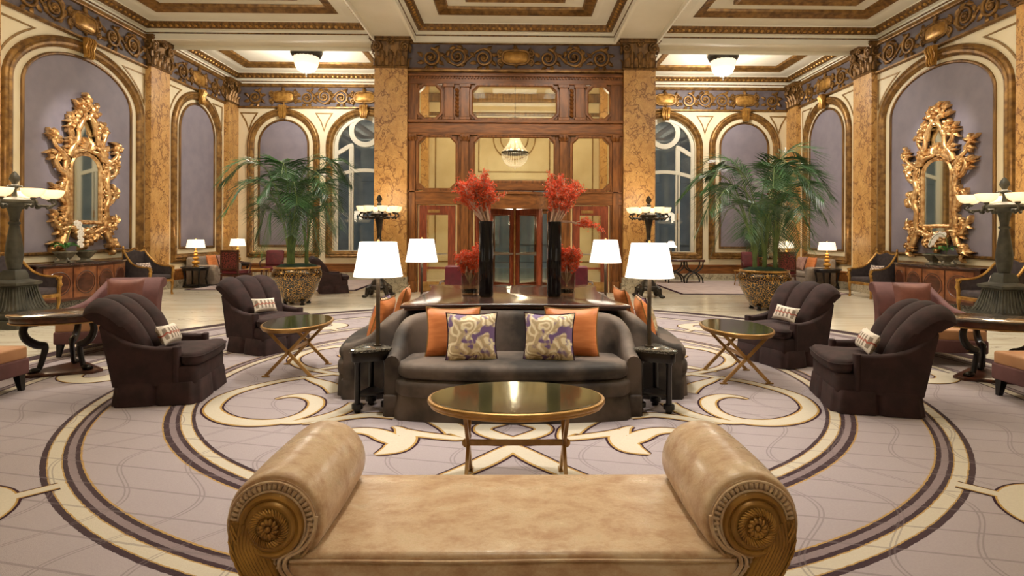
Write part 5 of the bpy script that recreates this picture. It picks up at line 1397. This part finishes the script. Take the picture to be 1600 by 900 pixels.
# ================================================================== seating groups at the back
def grey_sofa(label, loc, rz):
    r = thing('linen_sofa', label, 'sofa', loc, rz)
    m = MB(); m.slab(rrect(1.62, .88, .05, 3), .04, .30, .03, 3); m.build('base', GREYS, r, 60)
    for k in (-1, 1): m = MB(); m.slab(rrect(.62, .66, .06, 3, k * .315, -.12), .30, .46, .05, 4, .01); m.build('seat_cushion', GREYS, r, 60)
    m = MB(); m.slab(rrect(1.62, .22, .06, 3, 0, .34), .2, .86, .07, 4); m.build('backrest', GREYS, r, 60)
    for k in (-1, 1): m = MB(); m.slab(rrect(.19, .86, .07, 4, k * .72, -.02), .1, .62, .07, 4); m.build('arm', GREYS, r, 60)
    return r
def round_side_table(label, loc, rad=.38, h=.60):
    r = thing('round_side_table', label, 'side table', loc)
    m = MB(); m.lathe([(0, h - .03), (rad, h - .03), (rad + .015, h - .015), (rad, h), (0, h)], 32); m.lathe([(rad - .04, h - .1), (rad - .03, h - .03), (0, h - .03)], 32); m.build('table_top', EBON, r)
    for k in range(4): a = PI / 4 + k * PI / 2; m = MB(); m.tube([(.32 * rad / .38 * math.cos(a), .32 * rad / .38 * math.sin(a), h - .06), (.27 * math.cos(a), .27 * math.sin(a), h * .4), (.32 * math.cos(a), .32 * math.sin(a), .02)], [.03, .024, .026], 8); m.build('leg', EBON, r)
    m = MB(); m.lathe([(0, .05), (.31, .05), (.31, .075), (0, .075)], 28); m.build('shelf', EBON, r)
    return r
def gourd_lamp(label, loc):
    r = thing('gourd_lamp', label, 'lamp', loc, 0, 'gold gourd lamps in the back corners')
    m = MB(); pr = [(.09, 0), (.09, .03), (.05, .04)]
    for rr, zc in ((.105, .12), (.085, .245), (.066, .345), (.05, .425)):
        for k in range(1, 8): a = -PI / 2 + PI * k / 8; pr.append((max(.03, rr * math.cos(a)), zc + rr * .62 * math.sin(a)))
    pr += [(.02, .46), (.015, .56)]; m.lathe(pr, 24); m.build('gourd_body', GOURD, r)
    m = MB(); m.loft([[(rr * math.cos(2 * PI * k / 32), rr * math.sin(2 * PI * k / 32), z) for k in range(32)] for rr, z in ((.25, .55), (.21, .78), (.205, .78), (.245, .55))], True, False, False); m.build('lamp_shade', SHADEW, r)
    m = MB(); m.lathe([(.01, .56), (.01, .79), (.018, .80), (0, .83)], 8); m.box(-.207, .207, -.003, .003, .765, .77); m.build('finial', BRASS, r)
    return r
def carved_chair(label, loc, rz):
    r = thing('carved_chair', label, 'chair', loc, rz)
    m = MB(); m.box(-.30, -.25, .25, .30, .42, 1.08); m.box(.25, .30, .25, .30, .42, 1.08); m.box(-.30, .30, .25, .30, 1.02, 1.08); m.box(-.25, .25, .25, .30, .50, .56); m.build('back_frame', MAHOG, r, bevel=.006)
    m = MB(); m.box(-.25, .25, .262, .285, .56, 1.02); m.build('lattice_panel', LATT, r)
    m = MB(); m.slab(rrect(.58, .56, .03, 3), .40, .50, .03, 3); m.build('seat_cushion', BURG, r, 60)
    m = MB(); m.box(-.30, .30, -.28, .29, .33, .40); m.build('seat_rail', MAHOG, r, bevel=.006)
    for sx in (-1, 1):
        m = MB(); m.tube([(sx * .27, .27, .36), (sx * .28, .29, .15), (sx * .31, .35, 0)], [.03, .026, .02], 8); m.build('leg', MAHOG, r)
        m = MB(); m.tube([(sx * .27, -.25, .36), (sx * .27, -.25, 0)], [.028, .018], 8); m.build('leg', MAHOG, r)
        m = MB(); m.tube(cat_rom([(sx * .28, .27, .78), (sx * .30, .05, .72), (sx * .31, -.18, .68), (sx * .30, -.22, .60), (sx * .28, -.14, .40)], 4), .022, 8); m.build('arm', MAHOG, r)
    return r
def leather_chair(label, loc, rz):
    r = thing('leather_armchair', label, 'armchair', loc, rz, 'burgundy armchairs')
    m = MB(); m.slab(rrect(.60, .58, .04, 3, 0, -.02), .36, .48, .04, 4, .01); m.build('seat_cushion', BURG, r, 60)
    m = MB(); m.slab(rrect(.56, .52, .05, 3), -.05, .05, .04, 4, .01, T=Matrix.Translation((0, .28, .75)) @ Matrix.Rotation(math.radians(80), 4, 'X')); m.build('backrest', BURG, r, 60)
    for sx in (-1, 1):
        m = MB(); m.tube([(sx * .27, -.26, .40), (sx * .28, -.28, .0)], [.026, .018], 8); m.build('leg', MAHOG, r)
        m = MB(); m.tube([(sx * .26, .24, .40), (sx * .27, .32, .0)], [.026, .018], 8); m.build('leg', MAHOG, r)
        m = MB(); m.tube(cat_rom([(sx * .28, .28, .72), (sx * .32, .08, .70), (sx * .33, -.18, .65), (sx * .32, -.25, .57), (sx * .28, -.22, .40)], 4), .02, 8); m.build('arm', MAHOG, r)
    return r
def low_table(label, loc):
    r = thing('gold_low_table', label, 'table', loc)
    m = MB(); m.slab(rrect(.62, .45, .03, 3), .44, .47, .008, 2); m.build('table_top', GOURD, r)
    for sx in (-1, 1):
        for sy in (-1, 1): m = MB(); m.tube([(sx * .27, sy * .18, .44), (sx * .25, sy * .16, .2), (sx * .28, sy * .19, 0)], [.02, .014, .018], 7); m.build('leg', BRASS, r)
    m = MB(); m.tube([(.25, .16, .2), (-.25, -.16, .2)], .01, 6); m.tube([(-.25, .16, .2), (.25, -.16, .2)], .01, 6); m.build('cross_stretcher', BRASS, r)
for s, tx in ((-1, 'left'), (1, 'right')):
    x = s * 9.28; y0 = 16.85 if s < 0 else 16.9; rz = -s * PI / 2
    grey_sofa('grey linen sofa against the %s wall at the back' % tx, (s * 9.3, 17.77, .0), rz)
    pillow('orange pillow on the back %s grey linen sofa' % tx, .5, .46, .16, ORANGE, (s * 9.22, 17.45, .69), rz, -.25)
    pillow('dusty pink pillow on the back %s grey linen sofa, beside the orange one' % tx, .5, .46, .16, PINKP, (s * 9.16, 17.95, .69), rz, -.3)
    round_side_table('round black side table with gourd lamp at the near end of the %s linen sofa' % tx, (s * 9.22, 16.55, 0)); gourd_lamp('gold gourd lamp on the round table at the near end of the %s linen sofa' % tx, (s * 9.22, 16.55, .601))
    round_side_table('round black side table with gourd lamp at the far end of the %s linen sofa' % tx, (s * 9.2, 19.0, 0)); gourd_lamp('gold gourd lamp on the round table at the far end of the %s linen sofa' % tx, (s * 9.2, 19.0, .601))
    carved_chair('carved wooden chair with red lattice back, facing the %s linen sofa' % tx, (s * 8.02, 16.5 if s < 0 else 16.9, .0135), PI + s * .25)
    leather_chair('burgundy armchair facing the room under the %s lilac niche of the back wall' % tx, (s * 7.85, 18.55, .0135), s * -.15)
    low_table('small gold table beside the burgundy armchair in the back %s corner' % tx, (s * 7.25 if s > 0 else -7.9, 17.6, .0135))
for s, tx in ((-1, 'left'), (1, 'right')): leather_chair('burgundy armchair behind the round sofa group, on the %s of the entrance axis' % tx, (s * 1.08 + .05, 10.6, .0135), PI - s * .2)
# console and little lamp under the right window
r = thing('console_table', 'dark console on curved crossed legs under the right arched window', 'table', (5.62, 18.6, 0)); 
m = MB(); m.slab(rrect(1.25, .45, .01, 2), .70, .77, .008, 2); m.build('table_top', MAHOG, r, bevel=.005)
for s in (-1, 1):
    for q in (-1, 1):
        m = MB(); c = s * .30
        m.tube(cat_rom([(c - .27, q * .17, .70), (c - .22, q * .17, .5), (c, q * .17, .36), (c + .22, q * .17, .5), (c + .27, q * .17, .70)], 5), .024, 8); m.tube(cat_rom([(c - .27, q * .17, .0), (c - .22, q * .17, .2), (c, q * .17, .35), (c + .22, q * .17, .2), (c + .27, q * .17, .0)], 5), .024, 8); m.build('curule_leg', EBON, r)
    m = MB(); m.tube([(s * .30, -.17, .355), (s * .30, .17, .355)], .018, 8); m.build('stretcher', EBON, r)
r = thing('candlestick_lamp', 'small brass lamp with white shade on the console by the right window', 'lamp', (5.18, 18.6, .771))
m = MB(); m.lathe([(.08, 0), (.08, .015), (.03, .03), (.02, .06), (.035, .10), (.018, .15), (.025, .25), (.012, .30), (.012, .62), (.02, .64), (0, .67)], 16); m.build('brass_stem', BRASS, r)
m = MB(); m.loft([[(rr * math.cos(2 * PI * k / 24), rr * math.sin(2 * PI * k / 24), z) for k in range(24)] for rr, z in ((.20, .40), (.13, .48), (.085, .60), (.08, .60), (.125, .48), (.195, .40))], True, False, False); m.build('lamp_shade', SHADE, r)

# ================================================================== hanging and ceiling lights
def flush(label, x, y):
    r = thing('ceiling_light', label, 'ceiling light', (x, y, 7.22), 0, 'flush crystal ceiling lights')
    m = MB(); m.lathe([(.44, .1), (.46, .02), (.43, -.04), (.40, -.10), (.36, -.12), (.36, -.02)], 32, rib=.06, nr=16); m.build('bronze_ring', DARKB, r)
    m = MB(); m.lathe([(.37, -.08), (.36, -.2), (.33, -.36), (.26, -.5), (.12, -.58), (.03, -.60)], 40, rib=.06, nr=20); m.build('crystal_bowl', emitter('lit_crystal_bowl', (255, 236, 206), 1.5) if 'lit_crystal_bowl' not in MATS else MATS['lit_crystal_bowl'], r, 60)
    m = MB(); m.lathe([(.05, -.58), (.07, -.61), (.03, -.65), (.025, -.70), (0, -.73)], 12); m.build('finial', DARKB, r)
flush('flush crystal ceiling light above the back left seating group', -6.55, 17.9)
flush('flush crystal ceiling light above the back right seating group', 6.62, 17.9)
for x, lb in ((-5.3, 'round recessed downlight in the ceiling before the left marble pillar'), (5.45, 'round recessed downlight in the ceiling before the right marble pillar')):
    r = thing('recessed_downlight', lb, 'ceiling light', (x, 17.2, ZC + .0)); m = MB(); m.lathe([(.13, .03), (.13, -.012), (.09, -.012), (.09, .03)], 20); m.build('trim_ring', WINW, r)
    m = MB(); m.lathe([(0, .0), (.09, .0), (.09, .01), (0, .01)], 20); m.build('lens', LENS, r)
r = thing('chandelier', 'crystal bead chandelier hanging in the entrance vestibule', 'chandelier', (.02, 17.3, 3.62))
m = MB(); 
for k in range(30): m.tube([(.018 * math.cos(2 * PI * t / 10), .018 * math.sin(2 * PI * t / 10) * (k % 2), 1.12 + k * .07 + .035 * math.sin(2 * PI * t / 10)) if not k % 2 else (0, .018 * math.cos(2 * PI * t / 10), 1.12 + k * .07 + .035 * math.sin(2 * PI * t / 10)) for t in range(11)], .005, 4, False)
m.build('chain', DARKB, r)
m = MB(); m.lathe([(.40, .40), (.415, .43), (.41, .47), (.39, .47), (.38, .40)], 40); m.lathe([(.10, 1.02), (.12, 1.05), (.11, 1.09), (.09, 1.06)], 20); m.build('bronze_band', DARKB, r)
m = MB()
for k in range(44):
    a = 2 * PI * k / 44; c, s_ = math.cos(a), math.sin(a)
    for j in range(20): t = j / 19; rr = .39 - .29 * t + .05 * math.sin(PI * t) * -1; m.ball((rr * c, rr * s_, .47 + .57 * t), .014, .014, .016, 5, 3)
    for j in range(15): t = j / 14 * PI / 2; m.ball((.40 * math.cos(t) * c, .40 * math.cos(t) * s_, .40 - .40 * math.sin(t)), .015, .015, .016, 5, 3)
m.lathe([(.02, -.06), (.03, -.02), (.01, .01)], 8); o = m.build('crystal_strands', CRYST, r); o['kind'] = 'stuff'
for k in range(6):
    a = 2 * PI * k / 6; m = MB(); m.lathe([(.012, .40), (.014, .46)], 8, (.22 * math.cos(a), .22 * math.sin(a), 0)); m.ball((.22 * math.cos(a), .22 * math.sin(a), .50), .03, .03, .045); m.build('bulb', BULB, r)
# flags of the street side, seen over the doors
for x, c, nm in ((-.42, (214, 212, 206), 'white'), (.02, (190, 196, 200), 'pale grey'), (.62, None, 'red, white and blue striped')):
    r = thing('street_flag', '%s flag hanging outside above the entrance door' % nm, 'flag', (x, YB + .9, 2.3))
    m = MB(); m.tube([(0, -.9, 1.02), (0, .35, 1.3)], .018, 6); m.build('flag_pole', STEEL, r)
    rings = [[(.0 + .16 * u + .03 * math.sin(9 * v_ + 3 * u), .2 + .03 * math.cos(7 * u), 1.15 - 1.05 * v_) for u in [i / 6 for i in range(7)]] for v_ in [j / 8 for j in range(9)]]
    if c: mt = mat('flag_' + nm.replace(' ', '_'), c, None, rough=.9)
    else:
        q = NT('striped_flag'); sx = q.n('ShaderNodeSeparateXYZ'); q.l(q.obj(), sx.inputs[0])
        st_ = q.math('GREATER_THAN', q.math('FRACT', q.math('MULTIPLY', sx.outputs[0], 19)), .5); c1 = q.mix(st_, lin((170, 50, 54)), lin((214, 206, 204)))
        u_ = q.math('MULTIPLY', q.math('GREATER_THAN', sx.outputs[0], .08), q.math('GREATER_THAN', sx.outputs[2], .65)); q.set(Base_Color=q.mix(u_, c1, lin((56, 62, 104))), Roughness=.9); mt = q.m
    m = MB(); m.loft(rings, False); m.build('flag_cloth', mt, r)

# ================================================================== light
def spot(x, y, z, energy, size, blend=.6, rad=.12, col=(1, .86, .68), aim=None):
    l = bpy.data.lights.new('ceiling_or_fill_spot', 'SPOT'); l.energy = energy; l.spot_size = math.radians(size); l.spot_blend = blend; l.shadow_soft_size = rad; l.color = col
    o = bpy.data.objects.new('ceiling_or_fill_spot', l); COL.objects.link(o); o.location = (x, y, z)
    d = (Vector(aim) - Vector((x, y, z))) if aim else Vector((0, 0, -1)); o.rotation_euler = d.to_track_quat('-Z', 'Y').to_euler(); return o
def point(x, y, z, energy, rad=.1, col=(1, .8, .56)):
    l = bpy.data.lights.new('bulb_or_fill', 'POINT'); l.energy = energy; l.shadow_soft_size = rad; l.color = col
    o = bpy.data.objects.new('bulb_or_fill', l); COL.objects.link(o); o.location = (x, y, z); return o
def area(x, y, z, energy, sx, sy, col=(1, .88, .72), rot=(0, 0, 0)):
    l = bpy.data.lights.new('ceiling_fill', 'AREA'); l.shape = 'RECTANGLE'; l.size = sx; l.size_y = sy; l.energy = energy; l.color = col
    o = bpy.data.objects.new('ceiling_fill', l); COL.objects.link(o); o.location = (x, y, z); o.rotation_euler = rot; return o
WARM = (1, .925, .82)
CW = (1, .95, .88)
spot(0, 4.5, 7.1, 1350, 52, .95, .15, CW); spot(0, -1.2, 7.0, 500, 22, .9, .15, CW, aim=(0, 1.9, .5)); spot(0, 7.4, 7.1, 900, 80, .7, .15, CW)  # the middle one is added behind the camera to brighten the bench front
for x in (-5.6, 5.6):
    spot(x * .62, 6.2, 7.1, 480, 72, .85, .15, CW); spot(x, 10.5, 7.1, 1150, 95, .8, .2, CW)
spot(0, 11.5, 7.1, 1200, 90, .8, .2, WARM)
for x, sx in ((-6.8, 4.2), (0, 3.6), (6.8, 4.2)):                     # upward fill added to brighten the hall coffers, no fixture there
    area(x, 7.4, 6.3, 660, sx, 5.0, (1, .94, .85), (PI, 0, 0))
for x in (-5.8, 5.8): point(x, 9.4, 6.0, 130, .35, WARM)  # high fill points added above the view, no fixture there
for x in (-6.55, 6.62): point(x, 17.9, 6.3, 430, .3, WARM)
for s in (-1, 1):
    spot(s * 5.2, 12.2, 7.1, 2200, 26, .9, .06, (1, .93, .84), aim=(s * 9.8, 13.0, 3.4))
    spot(s * 4.6, 11.0, 7.1, 700, 46, .9, .1, WARM, aim=(s * 9.8, 15.6, 3.4))
    spot(s * 3.4, 11.5, 7.1, 600, 30, .9, .1, WARM, aim=(s * 3.35, 15.3, 4.5))
    spot(s * 1.4, 10.6, 7.1, 800, 50, .9, .1, WARM, aim=(s * 1.2, 15.3, 4.0))
    spot(s * 6.6, 17.0, 7.1, 500, 110, .9, .1, WARM)
    point(s * 9.22, 16.55, 1.34, 14, .08); point(s * 9.2, 19.0, 1.34, 14, .08)
for x, y, lb, b in T1: point(x, y, 2.5, 80 if b else 48, .3)
for x, y, rz, w in CT: point(x, y, .5735 + .78, 16, .09, (1, .92, .8))
point(.02, 17.3, 3.88, 70, .12); point(.02, 17.3, 4.38, 60, .06); point(0, 16.6, 6.2, 90, .3)  # two inside the chandelier, the third is added vestibule fill
for x in (-2.2, 2.2): point(x, 17.6, 5.2, 110, .3)  # added fill to brighten the vestibule, no lamp there
point(0, 17.6, 2.0, 160, .2); point(0, 14.6, 2.6, 30, .1); point(.3, 15.4, 2.2, 25, .05)  # fill added in and around the revolving door, no lamps there

for x in (-7, -2, 3, 8): point(x, YB + 6.5, 5.0, 110, .3, (1, .98, .95))     # unseen points added to brighten the street facade and pavement

w = bpy.data.worlds.new('night'); S.world = w; w.use_nodes = True
w.node_tree.nodes['Background'].inputs[0].default_value = (.042, .05, .058, 1); w.node_tree.nodes['Background'].inputs[1].default_value = 1.0
S.view_settings.view_transform = 'Standard'; S.view_settings.look = 'None'; S.view_settings.gamma = 1.0; S.view_settings.use_curve_mapping = False
S.view_settings.exposure = -0.42
try:
    S.cycles.use_denoising = True; S.cycles.max_bounces = 8; S.cycles.diffuse_bounces = 4; S.cycles.glossy_bounces = 4; S.cycles.transparent_max_bounces = 40
    S.cycles.caustics_reflective = False; S.cycles.caustics_refractive = False; S.cycles.sample_clamp_indirect = 6
except Exception: pass
